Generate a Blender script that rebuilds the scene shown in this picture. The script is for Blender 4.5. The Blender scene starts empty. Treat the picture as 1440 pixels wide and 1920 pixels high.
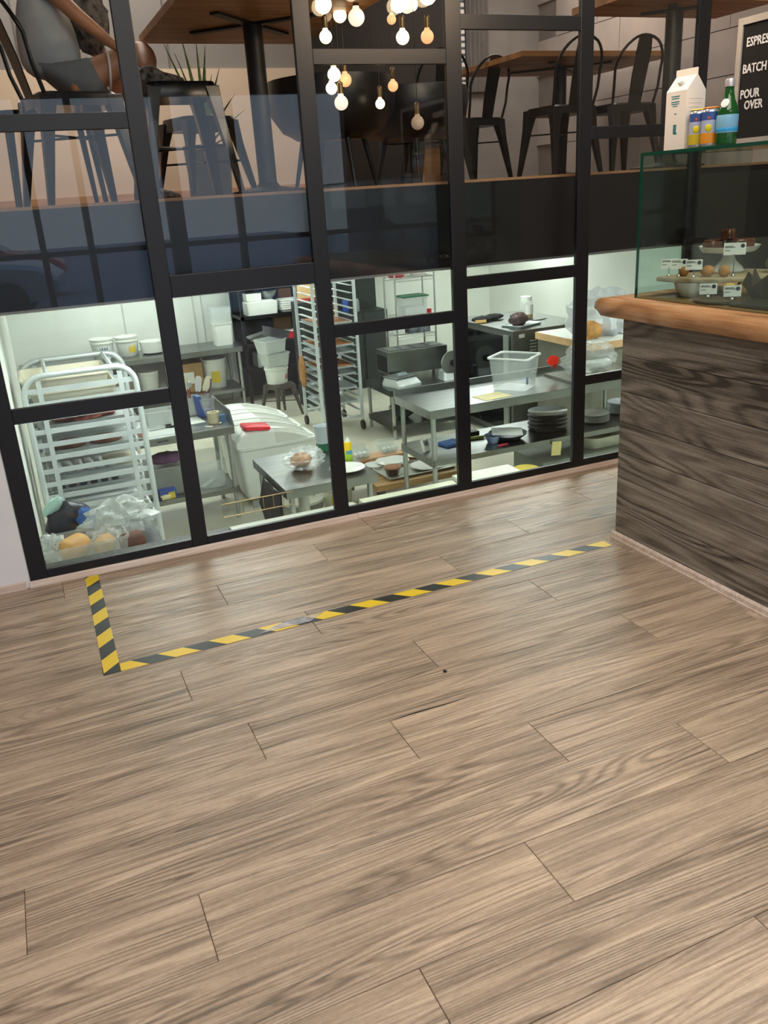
import bpy, math, random
from mathutils import Vector, Matrix
random.seed(7)
SC = bpy.context.scene
COL = SC.collection
PI = math.pi

# ---------------------------------------------------------------- camera
cd = bpy.data.cameras.new('camera'); cam = bpy.data.objects.new('camera', cd); COL.objects.link(cam)
cd.sensor_fit = 'VERTICAL'; cd.sensor_height = 36.0; cd.lens = 1578.09 / 1920 * 36
cd.clip_start = 0.05; cd.clip_end = 200
Rt = Vector((0.9148033, -0.3993916, -0.0601775)); Dn = Vector((-0.1937131, -0.3031116, -0.9330587)); Fw = Vector((0.3544153, 0.8652223, -0.3546548))
cam.matrix_world = Matrix(((Rt.x, -Dn.x, -Fw.x, 0), (Rt.y, -Dn.y, -Fw.y, 0), (Rt.z, -Dn.z, -Fw.z, 1.5), (0, 0, 0, 1)))
SC.camera = cam
SC.view_settings.view_transform = 'Standard'; SC.view_settings.look = 'None'
SC.view_settings.exposure = 0.0; SC.view_settings.gamma = 1.0; SC.view_settings.use_curve_mapping = False
SC.cycles.use_denoising = True
SC.cycles.transparent_max_bounces = 24; SC.cycles.max_bounces = 8; SC.cycles.diffuse_bounces = 4; SC.cycles.glossy_bounces = 4
SC.cycles.sample_clamp_indirect = 6.0; SC.cycles.caustics_reflective = False; SC.cycles.caustics_refractive = False

# ---------------------------------------------------------------- sky and large lights
W = bpy.data.worlds.new('sky'); SC.world = W; W.use_nodes = True
nt = W.node_tree; bg = nt.nodes['Background']
tc = nt.nodes.new('ShaderNodeTexCoord'); sx = nt.nodes.new('ShaderNodeSeparateXYZ'); rp = nt.nodes.new('ShaderNodeValToRGB')
nt.links.new(tc.outputs['Generated'], sx.inputs[0]); nt.links.new(sx.outputs['Z'], rp.inputs[0]); nt.links.new(rp.outputs[0], bg.inputs[0])
rp.color_ramp.elements[0].color = (0.72, 0.84, 1.0, 1); rp.color_ramp.elements[1].color = (0.36, 0.58, 1.0, 1)
bg.inputs[1].default_value = SKY = 1.9

def area(name, loc, sx_, sy_, power, col, rot=(0, 0, 0), spread=PI):
    l = bpy.data.lights.new(name, 'AREA'); l.shape = 'RECTANGLE'; l.size = sx_; l.size_y = sy_
    l.energy = power; l.color = col; l.spread = spread
    o = bpy.data.objects.new(name, l); o.location = loc; o.rotation_euler = rot; COL.objects.link(o); return o
ROOM_Z = 3.55
area('room_area_light', (0.9, 0.4, ROOM_Z - .03), 2.4, 1.6, 104, (1, .93, .85))  # unseen overhead area lights, added to light the rooms; no fixtures built
area('room_area_light', (1.2, -2.2, ROOM_Z - .03), 2.4, 1.2, 58, (1, .94, .87))
area('counter_area_light', (3.3, 1.8, ROOM_Z - .03), .8, 1.6, 48, (1, .88, .72))
area('upper_area_light', (0.8, 5.9, ROOM_Z - .03), 1.6, 1.0, 42, (1, .90, .83))
area('upper_area_light', (4.2, 6.2, ROOM_Z - .03), 1.0, 1.0, 26, (1, .87, .78))

# ---------------------------------------------------------------- materials
def lin(h):
    if not isinstance(h, str): return tuple(h) + (1,) if len(h) == 3 else tuple(h)
    h = h.lstrip('#'); r = []
    for i in (0, 2, 4):
        v = int(h[i:i + 2], 16) / 255; r.append(v / 12.92 if v <= .04045 else ((v + .055) / 1.055) ** 2.4)
    return tuple(r) + (1,)
MC = {}
def mat(name, col, rough=.5, metal=0.0, var=.07, scale=6, bump=0.0, alpha=1.0, emit=0, stretch=(1, 1, 1), ecol=None):
    if name in MC: return MC[name]
    m = bpy.data.materials.new(name); m.use_nodes = True; t = m.node_tree; b = t.nodes['Principled BSDF']
    c = lin(col)
    co = t.nodes.new('ShaderNodeTexCoord'); mp = t.nodes.new('ShaderNodeMapping'); mp.inputs['Scale'].default_value = stretch
    nz = t.nodes.new('ShaderNodeTexNoise'); nz.inputs['Scale'].default_value = scale; nz.inputs['Detail'].default_value = 4
    t.links.new(co.outputs['Object'], mp.inputs[0]); t.links.new(mp.outputs[0], nz.inputs['Vector'])
    r = t.nodes.new('ShaderNodeValToRGB'); e = r.color_ramp.elements
    e[0].position = .3; e[1].position = .7
    e[0].color = tuple(max(0, x * (1 - var * 2)) for x in c[:3]) + (1,); e[1].color = tuple(min(1, x * (1 + var)) for x in c[:3]) + (1,)
    t.links.new(nz.outputs['Fac'], r.inputs[0]); t.links.new(r.outputs[0], b.inputs['Base Color'])
    b.inputs['Roughness'].default_value = rough; b.inputs['Metallic'].default_value = metal; b.inputs['Alpha'].default_value = alpha
    if bump:
        bp = t.nodes.new('ShaderNodeBump'); bp.inputs['Strength'].default_value = bump; bp.inputs['Distance'].default_value = .01
        t.links.new(nz.outputs['Fac'], bp.inputs['Height']); t.links.new(bp.outputs[0], b.inputs['Normal'])
    if emit:
        b.inputs['Emission Color'].default_value = lin(ecol or col); b.inputs['Emission Strength'].default_value = emit
    MC[name] = m; return m

def wood(name, cols, su=1.0, sv=18.0, fine=90.0, rough=.42, bump=.25, knots=False, axis='X', rnd=True, wave=.5, vert=False, dist=.25, wst=.5, wamp=None, tonev=.07, stroke=0.0, sfreq=170.0, cath=0.0, cu=.8, cv=9.0, cf=22.0, mott=0.0):
    """grain runs along the local axis; cols = (dark, mid, light)"""
    if name in MC: return MC[name]
    m = bpy.data.materials.new(name); m.use_nodes = True; t = m.node_tree; N = t.nodes; L = t.links; b = N['Principled BSDF']
    co = N.new('ShaderNodeTexCoord'); oi = N.new('ShaderNodeObjectInfo')
    off = N.new('ShaderNodeVectorMath'); off.operation = 'SCALE'; off.inputs[0].default_value = (37, 53, 71)
    L.new(oi.outputs['Random'], off.inputs['Scale'])
    add = N.new('ShaderNodeVectorMath'); add.operation = 'ADD'
    L.new(co.outputs['Object'], add.inputs[0])
    if rnd: L.new(off.outputs[0], add.inputs[1])
    def mapped(a, c):
        mp = N.new('ShaderNodeMapping'); s = (a, c, c) if axis == 'X' else (c, a, c)
        mp.inputs['Scale'].default_value = s; L.new(add.outputs[0], mp.inputs[0]); return mp.outputs[0]
    def noise(v, sc, det=5, dis=0.0, rg=.55):
        n = N.new('ShaderNodeTexNoise'); n.inputs['Scale'].default_value = sc; n.inputs['Detail'].default_value = det
        n.inputs['Distortion'].default_value = dis; n.inputs['Roughness'].default_value = rg; L.new(v, n.inputs['Vector']); return n.outputs['Fac']
    def math_(op, a, c, cl=False):
        n = N.new('ShaderNodeMath'); n.operation = op; n.use_clamp = cl
        for i, x in enumerate((a, c)):
            if isinstance(x, (int, float)): n.inputs[i].default_value = x
            else: L.new(x, n.inputs[i])
        return n.outputs[0]
    big = noise(mapped(su, sv), 1.0, 5, dist)
    fin = noise(mapped(su * 3.2, fine), 1.0, 3, .1, .7)
    # ring figure: a warped coordinate run through a sine
    warp = noise(mapped(su * wst, sv * .33), 1.0, 2, .2)
    sep = N.new('ShaderNodeSeparateXYZ'); L.new(add.outputs[0], sep.inputs[0])
    across = sep.outputs['Y'] if axis == 'X' else sep.outputs['X']
    if vert: across = sep.outputs['Z']
    ring = math_('SINE', math_('ADD', math_('MULTIPLY', across, fine * 1.1), math_('MULTIPLY', warp, fine * (wamp or (1.0 if knots else .55)))), 0)
    ring = math_('MULTIPLY', math_('ADD', ring, 1.0), .5)
    g = math_('ADD', math_('MULTIPLY', big, 1.0 - wave * .5), math_('MULTIPLY', ring, wave * .32))
    g = math_('ADD', math_('MULTIPLY', g, .72), math_('MULTIPLY', fin, .34))
    tone = math_('MULTIPLY', math_('SUBTRACT', oi.outputs['Random'], .5), tonev)
    g = math_('ADD', g, tone, True)
    if cath:
        f0 = noise(mapped(cu, cv), 1.0, 1.6, .12, .45)
        s0 = math_('MULTIPLY', math_('ADD', math_('SINE', math_('MULTIPLY', f0, cf * 6.2832), 0), 1.0), .5)
        s0 = math_('POWER', s0, 1.8)
        gt = N.new('ShaderNodeMapRange'); gt.inputs['From Min'].default_value = .36; gt.inputs['From Max'].default_value = .60; gt.inputs['To Min'].default_value = .25; L.new(noise(mapped(su * .7, sv * .3), 1.0, 2, .2), gt.inputs['Value'])
        g = math_('SUBTRACT', g, math_('MULTIPLY', math_('MULTIPLY', s0, gt.outputs[0]), cath), True)
        g = math_('ADD', g, cath * .30, True)
    if mott:
        g = math_('ADD', g, math_('MULTIPLY', math_('SUBTRACT', noise(mapped(55, 120), 1.0, 4, .3, .8), .5), mott), True)
    if stroke:
        st = noise(mapped(su * 2.0, sfreq), 1.0, 2, .15, .5)
        mr = N.new('ShaderNodeMapRange'); mr.inputs['From Min'].default_value = .50; mr.inputs['From Max'].default_value = .64; L.new(st, mr.inputs['Value'])
        gate = N.new('ShaderNodeMapRange'); gate.inputs['From Min'].default_value = .40; gate.inputs['From Max'].default_value = .62; L.new(noise(mapped(su * .9, sv * .6), 1.0, 2, .3), gate.inputs['Value'])
        k_ = math_('MULTIPLY', mr.outputs[0], math_('ADD', math_('MULTIPLY', gate.outputs[0], .8), .2))
        g = math_('SUBTRACT', g, math_('MULTIPLY', k_, stroke), True)
        st2 = noise(mapped(su * 1.3, sfreq * .6), 1.0, 2, .15, .5)
        m2 = N.new('ShaderNodeMapRange'); m2.inputs['From Min'].default_value = .56; m2.inputs['From Max'].default_value = .66; L.new(st2, m2.inputs['Value'])
        g = math_('ADD', g, math_('MULTIPLY', m2.outputs[0], stroke * .45), True)
    r = N.new('ShaderNodeValToRGB'); e = r.color_ramp.elements; e[0].position = .28; e[1].position = .74
    e[0].color = lin(cols[0]); e[1].color = lin(cols[2]); k = e.new(.50); k.color = lin(cols[1])
    L.new(g, r.inputs[0]); L.new(r.outputs[0], b.inputs['Base Color'])
    rr = N.new('ShaderNodeMapRange'); rr.inputs['To Min'].default_value = rough + .1; rr.inputs['To Max'].default_value = rough - .06
    L.new(g, rr.inputs['Value']); L.new(rr.outputs[0], b.inputs['Roughness'])
    bp = N.new('ShaderNodeBump'); bp.inputs['Strength'].default_value = bump; bp.inputs['Distance'].default_value = .004
    L.new(g, bp.inputs['Height']); L.new(bp.outputs[0], b.inputs['Normal'])
    MC[name] = m; return m

def glass(name, tint=(1, 1, 1), f0=.045, rough=.0, mul=1.0):
    """pane: see-through with an angle-dependent mirror reflection (both faces of the pane act)"""
    if name in MC: return MC[name]
    m = bpy.data.materials.new(name); m.use_nodes = True; t = m.node_tree; N = t.nodes; L = t.links
    N.remove(N['Principled BSDF']); out = N['Material Output']
    tr = N.new('ShaderNodeBsdfTransparent'); tr.inputs[0].default_value = tuple(tint) + (1,)
    gl = N.new('ShaderNodeBsdfGlossy'); gl.inputs['Roughness'].default_value = rough
    geo = N.new('ShaderNodeNewGeometry'); dt = N.new('ShaderNodeVectorMath'); dt.operation = 'DOT_PRODUCT'
    L.new(geo.outputs['Normal'], dt.inputs[0]); L.new(geo.outputs['Incoming'], dt.inputs[1])
    def mt(op, a, c):
        n = N.new('ShaderNodeMath'); n.operation = op; n.use_clamp = (op == 'SUBTRACT')
        for i, x in enumerate((a, c)):
            if isinstance(x, (int, float)): n.inputs[i].default_value = x
            else: L.new(x, n.inputs[i])
        return n.outputs[0]
    ab = mt('ABSOLUTE', dt.outputs['Value'], 0); p5 = mt('POWER', mt('SUBTRACT', 1.0, ab), 5)
    f = mt('MULTIPLY', mt('ADD', f0, mt('MULTIPLY', p5, 1 - f0)), mul)
    nz = N.new('ShaderNodeTexNoise'); nz.inputs['Scale'].default_value = 1.3
    f2 = mt('MULTIPLY', f, mt('ADD', .92, mt('MULTIPLY', nz.outputs['Fac'], .16)))
    mx = N.new('ShaderNodeMixShader'); L.new(f2, mx.inputs[0]); L.new(tr.outputs[0], mx.inputs[1]); L.new(gl.outputs[0], mx.inputs[2])
    L.new(mx.outputs[0], out.inputs['Surface'])
    MC[name] = m; return m

# ---------------------------------------------------------------- mesh builder
class MB:
    def __init__(s): s.v = []; s.f = []
    def add(s, vs, fs, M=None):
        o = len(s.v)
        s.v += [tuple(M @ Vector(p)) if M is not None else tuple(p) for p in vs]
        s.f += [tuple(i + o for i in q) for q in fs]; return s
    def box(s, x0, x1, y0, y1, z0, z1, M=None):
        return s.add([(x0, y0, z0), (x1, y0, z0), (x1, y1, z0), (x0, y1, z0), (x0, y0, z1), (x1, y0, z1), (x1, y1, z1), (x0, y1, z1)],
                     [(0, 3, 2, 1), (4, 5, 6, 7), (0, 1, 5, 4), (1, 2, 6, 5), (2, 3, 7, 6), (3, 0, 4, 7)], M)
    def cbox(s, cx, cy, cz, w, d, h, M=None): return s.box(cx - w / 2, cx + w / 2, cy - d / 2, cy + d / 2, cz, cz + h, M)
    def loft(s, loops, cap0=True, cap1=True, M=None, close=False):
        n = len(loops[0]); vs = [p for l in loops for p in l]; fs = []
        m = len(loops)
        for a in range(m if close else m - 1):
            b = (a + 1) % m
            for i in range(n):
                j = (i + 1) % n; fs.append((a * n + i, a * n + j, b * n + j, b * n + i))
        if not close:
            if cap0: fs.append(tuple(range(n))[::-1])
            if cap1: fs.append(tuple((m - 1) * n + i for i in range(n)))
        return s.add(vs, fs, M)
    def lathe(s, prof, n=24, c=(0, 0, 0), M=None, sx=1, sy=1):
        loops = [[(c[0] + r * math.cos(2 * PI * i / n) * sx, c[1] + r * math.sin(2 * PI * i / n) * sy, c[2] + z) for i in range(n)] for r, z in prof]
        return s.loft(loops, True, True, M)
    def bar(s, p0, p1, w, d=None, up=(0, 0, 1)):
        p0 = Vector(p0); p1 = Vector(p1); d = d or w; a = (p1 - p0).normalized(); u = Vector(up)
        if abs(a.dot(u)) > .98: u = Vector((1, 0, 0))
        x = a.cross(u).normalized(); y = x.cross(a).normalized()
        L = []
        for p in (p0, p1): L.append([tuple(p + x * w / 2 * i + y * d / 2 * j) for i, j in ((-1, -1), (1, -1), (1, 1), (-1, 1))])
        return s.loft(L)
    def tube(s, pts, r, n=8, closed=False, r1=None):
        pts = [Vector(p) for p in pts]; m = len(pts); loops = []; px = None
        for i, p in enumerate(pts):
            if closed: a = (pts[(i + 1) % m] - pts[i - 1])
            elif i == 0: a = pts[1] - p
            elif i == m - 1: a = p - pts[i - 1]
            else: a = (pts[i + 1] - p).normalized() + (p - pts[i - 1]).normalized()
            a.normalize()
            if px is None:
                u = Vector((0, 0, 1)) if abs(a.z) < .9 else Vector((1, 0, 0)); px = a.cross(u).normalized()
            else: px = (px - a * px.dot(a)).normalized()
            py = a.cross(px); rr = r if r1 is None else r + (r1 - r) * i / (m - 1)
            loops.append([tuple(p + px * rr * math.cos(2 * PI * k / n) + py * rr * math.sin(2 * PI * k / n)) for k in range(n)])
        return s.loft(loops, close=closed)
    def obj(s, name, m, parent=None, loc=(0, 0, 0), rot=(0, 0, 0), smooth=None, bevel=0, **props):
        me = bpy.data.meshes.new(name); me.from_pydata(s.v, [], s.f); me.update()
        import bmesh
        bm = bmesh.new(); bm.from_mesh(me); bmesh.ops.recalc_face_normals(bm, faces=bm.faces); bm.to_mesh(me); bm.free()
        if smooth is not None:
            me.shade_smooth(); me.set_sharp_from_angle(angle=math.radians(smooth))
        me.materials.append(m)
        return link(name, me, parent, loc, rot, bevel, **props)

def link(name, me, parent=None, loc=(0, 0, 0), rot=(0, 0, 0), bevel=0, **props):
    o = bpy.data.objects.new(name, me); COL.objects.link(o); o.location = loc; o.rotation_euler = rot
    if parent is not None: o.parent = parent
    for k, v in props.items():
        if v is not None: o['category' if k == 'cat' else k] = v
    if bevel:
        b = o.modifiers.new('bevel', 'BEVEL'); b.width = bevel; b.segments = 2; b.limit_method = 'ANGLE'
    return o
def thing(name, label, cat, loc=(0, 0, 0), rz=0, group=None, rot=None):
    o = bpy.data.objects.new(name, None); COL.objects.link(o); o.location = loc; o.rotation_euler = rot or (0, 0, rz)
    o.empty_display_size = .05; o['label'] = label; o['category'] = cat
    if group: o['group'] = group
    return o
def dup(r, loc, rz=None, label=None, group=None, parent=None):
    c = r.copy(); COL.objects.link(c); c.location = loc
    if rz is not None: c.rotation_euler = (r.rotation_euler[0], r.rotation_euler[1], rz)
    if label: c['label'] = label
    if group: c['group'] = group
    def rec(a, b):
        for ch in a.children:
            d = ch.copy(); COL.objects.link(d); d.parent = b; rec(ch, d)
    rec(r, c); return c
def rrect(w, d, r, z, n=4, cx=0, cy=0):
    P = []
    for k, (sx_, sy_) in enumerate(((1, 1), (-1, 1), (-1, -1), (1, -1))):
        for i in range(n + 1):
            a = PI / 2 * k + PI / 2 * i / n
            P.append((cx + sx_ * (w / 2 - r) + r * math.cos(a), cy + sy_ * (d / 2 - r) + r * math.sin(a), z))
    return P
def tub(mb, w, d, h, t=.004, taper=.85, r=.02, rim=.008, z=0, M=None):
    """open-topped container with a real wall thickness and rim"""
    a = rrect(w * taper, d * taper, r, z); b = rrect(w, d, r, z + h - .012); c = rrect(w + rim * 2, d + rim * 2, r + rim, z + h - .012); c2 = rrect(w + rim * 2, d + rim * 2, r + rim, z + h)
    e = rrect(w - t * 2, d - t * 2, r, z + h); g = rrect(w * taper - t * 2, d * taper - t * 2, r, z + t)
    return mb.loft([a, b, c, c2, e, g], True, True, M)
def blob(mb, cx, cy, cz, rx, ry, rz, seed=0, amp=.12, nu=14, nv=9, fr=3.0, flat=0):
    from mathutils import noise as NZ
    loops = []
    for j in range(nv + 1):
        th = PI * (j + .02) / (nv + .04); L = []
        for i in range(nu):
            ph = 2 * PI * i / nu
            d = Vector((math.sin(th) * math.cos(ph), math.sin(th) * math.sin(ph), math.cos(th)))
            k = 1 + amp * NZ.noise(d * fr + Vector((seed * 7.1, seed * 3.3, 1)))
            z = d.z * rz * k
            if flat and z < -rz * flat: z = -rz * flat
            L.append((cx + d.x * rx * k, cy + d.y * ry * k, cz + z))
        loops.append(L)
    return mb.loft(loops)
def text(s, size, m, parent, loc, rot, name='lettering', ext=.0006, align='LEFT', bold=0, sxy=(1, 1), **props):
    c = bpy.data.curves.new(name, 'FONT'); c.body = s; c.size = size; c.extrude = ext; c.align_x = align; c.offset = bold; c.resolution_u = 2
    t = bpy.data.objects.new(name, c); COL.objects.link(t)
    dg = bpy.context.evaluated_depsgraph_get(); me = bpy.data.meshes.new_from_object(t.evaluated_get(dg))
    bpy.data.objects.remove(t); me.materials.clear(); me.materials.append(m)
    o = link(name, me, parent, loc, rot, **props); o.scale = (sxy[0], sxy[1], 1); return o

# shared materials
steel = mat('stainless_steel', '#8f9391', .30, 1.0, .10, 3, .03, stretch=(1, 12, 1))
steel_lt = mat('bright_steel', '#c9cdcb', .28, .9, .06, 4)
alum = mat('aluminium', '#d3dbdc', .42, .35, .05, 8)
galv = mat('galvanised_steel', '#b3bab7', .38, .75, .08, 12)
blackm = mat('black_metal', '#17171a', .45, .3, .2, 9)
frame_m = mat('frame_paint', '#0a0b11', .42, .0, .2, 3.5, .03)
white_pl = mat('white_plastic', '#e3e7e0', .4, 0, .03)
white_cer = mat('white_glaze', '#e9ebe6', .18, 0, .03)
grey_pl = mat('grey_plastic', '#9da39f', .45, 0, .06)
clear = mat('clear_plastic', '#dfe8e6', .12, 0, .04, 5, 0, alpha=.26)
frost = mat('frosted_plastic', '#dfe6e2', .3, 0, .05, 5, 0, alpha=.62)
filmm = mat('crinkled_film', '#eef4f3', .12, 0, .05, 16, .6, alpha=.22)
paper = mat('white_paper', '#eef0ea', .7, 0, .03)
kraft = mat('cardboard', '#a9875a', .8, 0, .08, 14)
red_pl = mat('red_plastic', '#c3202a', .4, 0, .08)
blue_pl = mat('blue_plastic', '#2f55a8', .45, 0, .08)
greenp = mat('green_plastic', '#1f6a4c', .4, 0, .08)
yellowp = mat('yellow_print', '#e0c63a', .5, 0, .06)
blackp = mat('black_plastic', '#141416', .5, 0, .15)
bread_m = mat('bread_crust', '#b9824a', .7, 0, .28, 9, .3)
choc_m = mat('dark_brown_bake', '#4a2413', .35, 0, .2, 14, .3)
ink = mat('printed_ink', '#26262b', .6, 0, .02)

# ================================================================ SETTING
ZK = -1.25       # kitchen floor
ZC = 1.14        # kitchen ceiling
ZM = 1.53        # upper seating floor
fl_m = wood('floor_wood', ('#6f6254', '#a08d7a', '#cab59e'), 1.4, 20.0, 150.0, .31, .8, wave=.25, dist=.10, wst=.5, wamp=.30, tonev=.06, stroke=.15, sfreq=170.0, cath=.20, cu=.5, cv=7.5, cf=30.0, mott=.26)
seam = mat('dark_underlay', '#3a2e25', .8)
floor = MB().box(-3.2, 4.95, -4.1, 3.755, -.06, -.005).obj('floor', seam, kind='structure')
PW, PL = .2055, 1.408
def plank_mesh(L, w, name, m):
    b = MB(); g = .0006; c = .0012
    b.loft([[(x, y, z) for x, y in ((g + i, g + i), (L - g - i, g + i), (L - g - i, w - g - i), (g + i, w - g - i))] for z, i in ((-.005, 0), (-.0012, 0), (0, c))])
    me = bpy.data.meshes.new(name); me.from_pydata([(x - L / 2, y - w / 2, z) for x, y, z in b.v], [], b.f); me.update(); me.materials.append(m); return me
pm = plank_mesh(PL, PW, 'plank', fl_m)
seams = {-1: .50, 0: .885, 1: .127, 2: -.248, 3: .80, 4: .41, 5: 1.07, 6: .28, 7: .80, 8: 1.49, 9: .55, 10: 1.05, 11: 1.365}
for k in range(-25, 12):
    y0 = 1.19 + PW * k; s0 = seams.get(k, random.uniform(0, PL))
    x = s0 - PL * math.ceil((s0 + 3.2) / PL) + PL * 0
    while x < 4.9:
        if x > -4.2: link('plank', pm, floor, (x + PL / 2, y0 + PW / 2, random.uniform(-.0003, .0002)))
        x += PL
# lifted plank edge, seen as a dark open joint
MB().add([(0, 0, .0004), (.10, .003, .0004), (.2, -.001, .0004), (.29, 0, .0004), (.2, -.006, .0004), (.1, -.004, .0004)], [(0, 1, 2, 3, 4, 5)][:1]).obj('open_joint', blackp, floor, (.79, 2.013, .0004), label='dark open joint between two floor planks')
blob(MB(), 0, 0, 0, .006, .008, .003, 3, .4).obj('crumb', blackp, None, (1.075, 2.18, .0025), label='small black crumb on the wood floor below the tape', cat='debris')
blob(MB(), 0, 0, 0, .006, .005, .002, 5, .4).obj('crumb', mat('dark_bit', '#4a2f1c'), None, (.01, 1.245, .002), label='tiny brown bit near the bottom left edge of the floor', cat='debris')

# hazard tape
def tape(name, L, w, phase, P, label, loc, rz):
    flip = 1.0
    m = bpy.data.materials.new(name); m.use_nodes = True; t = m.node_tree; N = t.nodes; K = t.links; b = N['Principled BSDF']
    co = N.new('ShaderNodeTexCoord'); sp = N.new('ShaderNodeSeparateXYZ'); K.new(co.outputs['Object'], sp.inputs[0])
    a = N.new('ShaderNodeMath'); a.operation = 'MULTIPLY'; a.inputs[1].default_value = flip; K.new(sp.outputs['Y'], a.inputs[0])
    c = N.new('ShaderNodeMath'); c.operation = 'ADD'; K.new(sp.outputs['X'], c.inputs[0]); K.new(a.outputs[0], c.inputs[1])
    d = N.new('ShaderNodeMath'); d.operation = 'ADD'; d.inputs[1].default_value = 10 * P + phase; K.new(c.outputs[0], d.inputs[0])
    e = N.new('ShaderNodeMath'); e.operation = 'MODULO'; e.inputs[1].default_value = P; K.new(d.outputs[0], e.inputs[0])
    g = N.new('ShaderNodeMath'); g.operation = 'GREATER_THAN'; g.inputs[1].default_value = P / 2; K.new(e.outputs[0], g.inputs[0])
    nz = N.new('ShaderNodeTexNoise'); nz.inputs['Scale'].default_value = 60
    y = N.new('ShaderNodeMixRGB'); y.inputs[1].default_value = lin('#f3d51f'); y.inputs[2].default_value = lin('#e2c01a'); K.new(nz.outputs['Fac'], y.inputs[0])
    x = N.new('ShaderNodeMixRGB'); x.inputs[2].default_value = lin('#1c1d1e'); K.new(y.outputs[0], x.inputs[1]); K.new(g.outputs[0], x.inputs[0])
    K.new(x.outputs[0], b.inputs['Base Color']); b.inputs['Roughness'].default_value = .38
    mb = MB(); n = max(2, int(L / .03))
    for i in range(n):
        x0, x1 = L * i / n, L * (i + 1) / n
        mb.box(x0, x1, 0, w, .0002, .0006)
    o = mb.obj(name, m, None, loc, (0, 0, rz)); o['label'] = label; o['category'] = 'tape'; return o
tape('hazard_tape', 2.15, .057, .123, .186, 'long yellow and black striped tape running from the corner to the wooden counter', (.035, 2.729, .0006), .005)
tape('hazard_tape', .905, .057, .124, .194, 'short yellow and black striped tape running from the glass wall to the corner', (.094, 2.727, .0013), PI / 2 - .017)
# worn, wrinkled stretch of the tape
wr = MB()
for i in range(7):
    wr.tube([(.0 + .012 * i, .004 + i * .0055, .0015), (.09 + .01 * i, .003 + i * .006, .0022), (.20 + .01 * i, .002 + i * .0065, .0014)], .0012, 4)
wr.obj('tape_wrinkle', mat('worn_tape', '#8d9096', .25, .3, .3, 30), None, (.60, 2.742, .0004), (0, 0, .0055), label='shiny worn wrinkles in the middle of the long hazard tape', cat='tape wear')

# glazed partition
win = bpy.data.objects.new('window_1', None); COL.objects.link(win); win['kind'] = 'structure'
GY0, GY1, TOP = 3.650, 3.674, ROOM_Z
mx = [(-.165, -.093), (.538, .609), (1.239, 1.312), (1.924, 2.0), (2.624, 2.698), (3.312, 3.388)]
for a, b in mx: MB().box(a, b, GY0, GY1, .028, TOP).obj('mullion', frame_m, win, bevel=.0025)
cells = [[(.066, .71), (.772, 1.789), (1.848, TOP)], [(.066, 1.144), (1.231, TOP)], [(.066, .892), (.949, 2.004), (2.063, TOP)],
         [(.066, 1.042), (1.10, 2.138), (2.197, TOP)], [(.066, .477), (.527, 1.678), (1.733, TOP)]]
pane_m = glass('pane_glass', (.965, .98, .975), .028)
for i, cs in enumerate(cells):
    x0, x1 = mx[i][1], mx[i + 1][0]
    zz = .028
    for (a, b) in cs:
        MB().box(x0, x1, GY0 + .001, GY1 - .001, zz, a).obj('crossbar', frame_m, win, bevel=.002)
        MB().box(x0 - .004, x1 + .004, 3.662, 3.668, a - .004, b + .004).obj('pane', pane_m, win)
        zz = b
tr_m = wood('trim_wood', ('#b59d8f', '#d2bfb3', '#e8dcd2'), 1.2, 20, 150, .45, .15)
for a, b in ((-.172, 1.352), (1.3535, 3.4)):
    m = MB(); pr_ = [(3.6395, 0), (3.6395, .008), (3.643, .010), (3.645, .020), (3.649, .028), (3.674, .028), (3.674, 0)]
    m.loft([[(x, y, z) for y, z in pr_] for x in (a, b)])
    o = m.obj('trim_1' if a < 0 else 'trim_2', tr_m, kind='structure')
wall_w = mat('white_wall_paint', '#e6e7ec', .6, 0, .03, 3)
MB().box(-.30, -.168, 3.652, 3.95, 0, TOP).obj('trim_3', wall_w, kind='structure')
m = MB(); m.loft([[(x, y, z) for y, z in [(3.640, 0), (3.640, .03), (3.651, .034), (3.651, 0)]] for x in (-.305, -.185)]); m.obj('trim_4', tr_m, kind='structure')
MB().box(-3.2, -.30, 3.68, 3.95, -.06, TOP).obj('wall_back', mat('lilac_grey_wall', '#a9a3a8', .7, 0, .04), kind='structure')

# cafe shell
wl = mat('warm_wall', '#b9ac9a', .75, 0, .05, 3)
MB().box(-3.35, -3.2, -4.2, 3.95, -.06, TOP).obj('wall_left', wl, kind='structure')
MB().box(-3.35, 5.1, -4.2, 7.7, TOP, TOP + .12).obj('ceiling', mat('ceiling_paint', '#8d857c', .8, 0, .05, 3), kind='structure')
dark_w = mat('dark_panel', '#1d1b1a', .5, 0, .15, 4)
fw = MB()
for a, b in ((-3.2, -2.75), (-.35, -.15), (2.0, 2.2), (4.45, 4.95)): fw.box(a, b, -4.2, -4.05, 0, TOP)
fw.box(-2.75, 4.45, -4.2, -4.05, 0, .12)
for gx in (-1.5, .42, .98, 2.9): fw.box(gx, gx + .07, -4.2, -4.05, .12, 2.75)
fw.box(-2.75, 4.45, -4.2, -4.05, 1.0, 1.06); fw.box(-2.75, 4.45, -4.2, -4.05, 2.75, TOP)
fw.obj('wall_front', dark_w, kind='structure')
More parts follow.
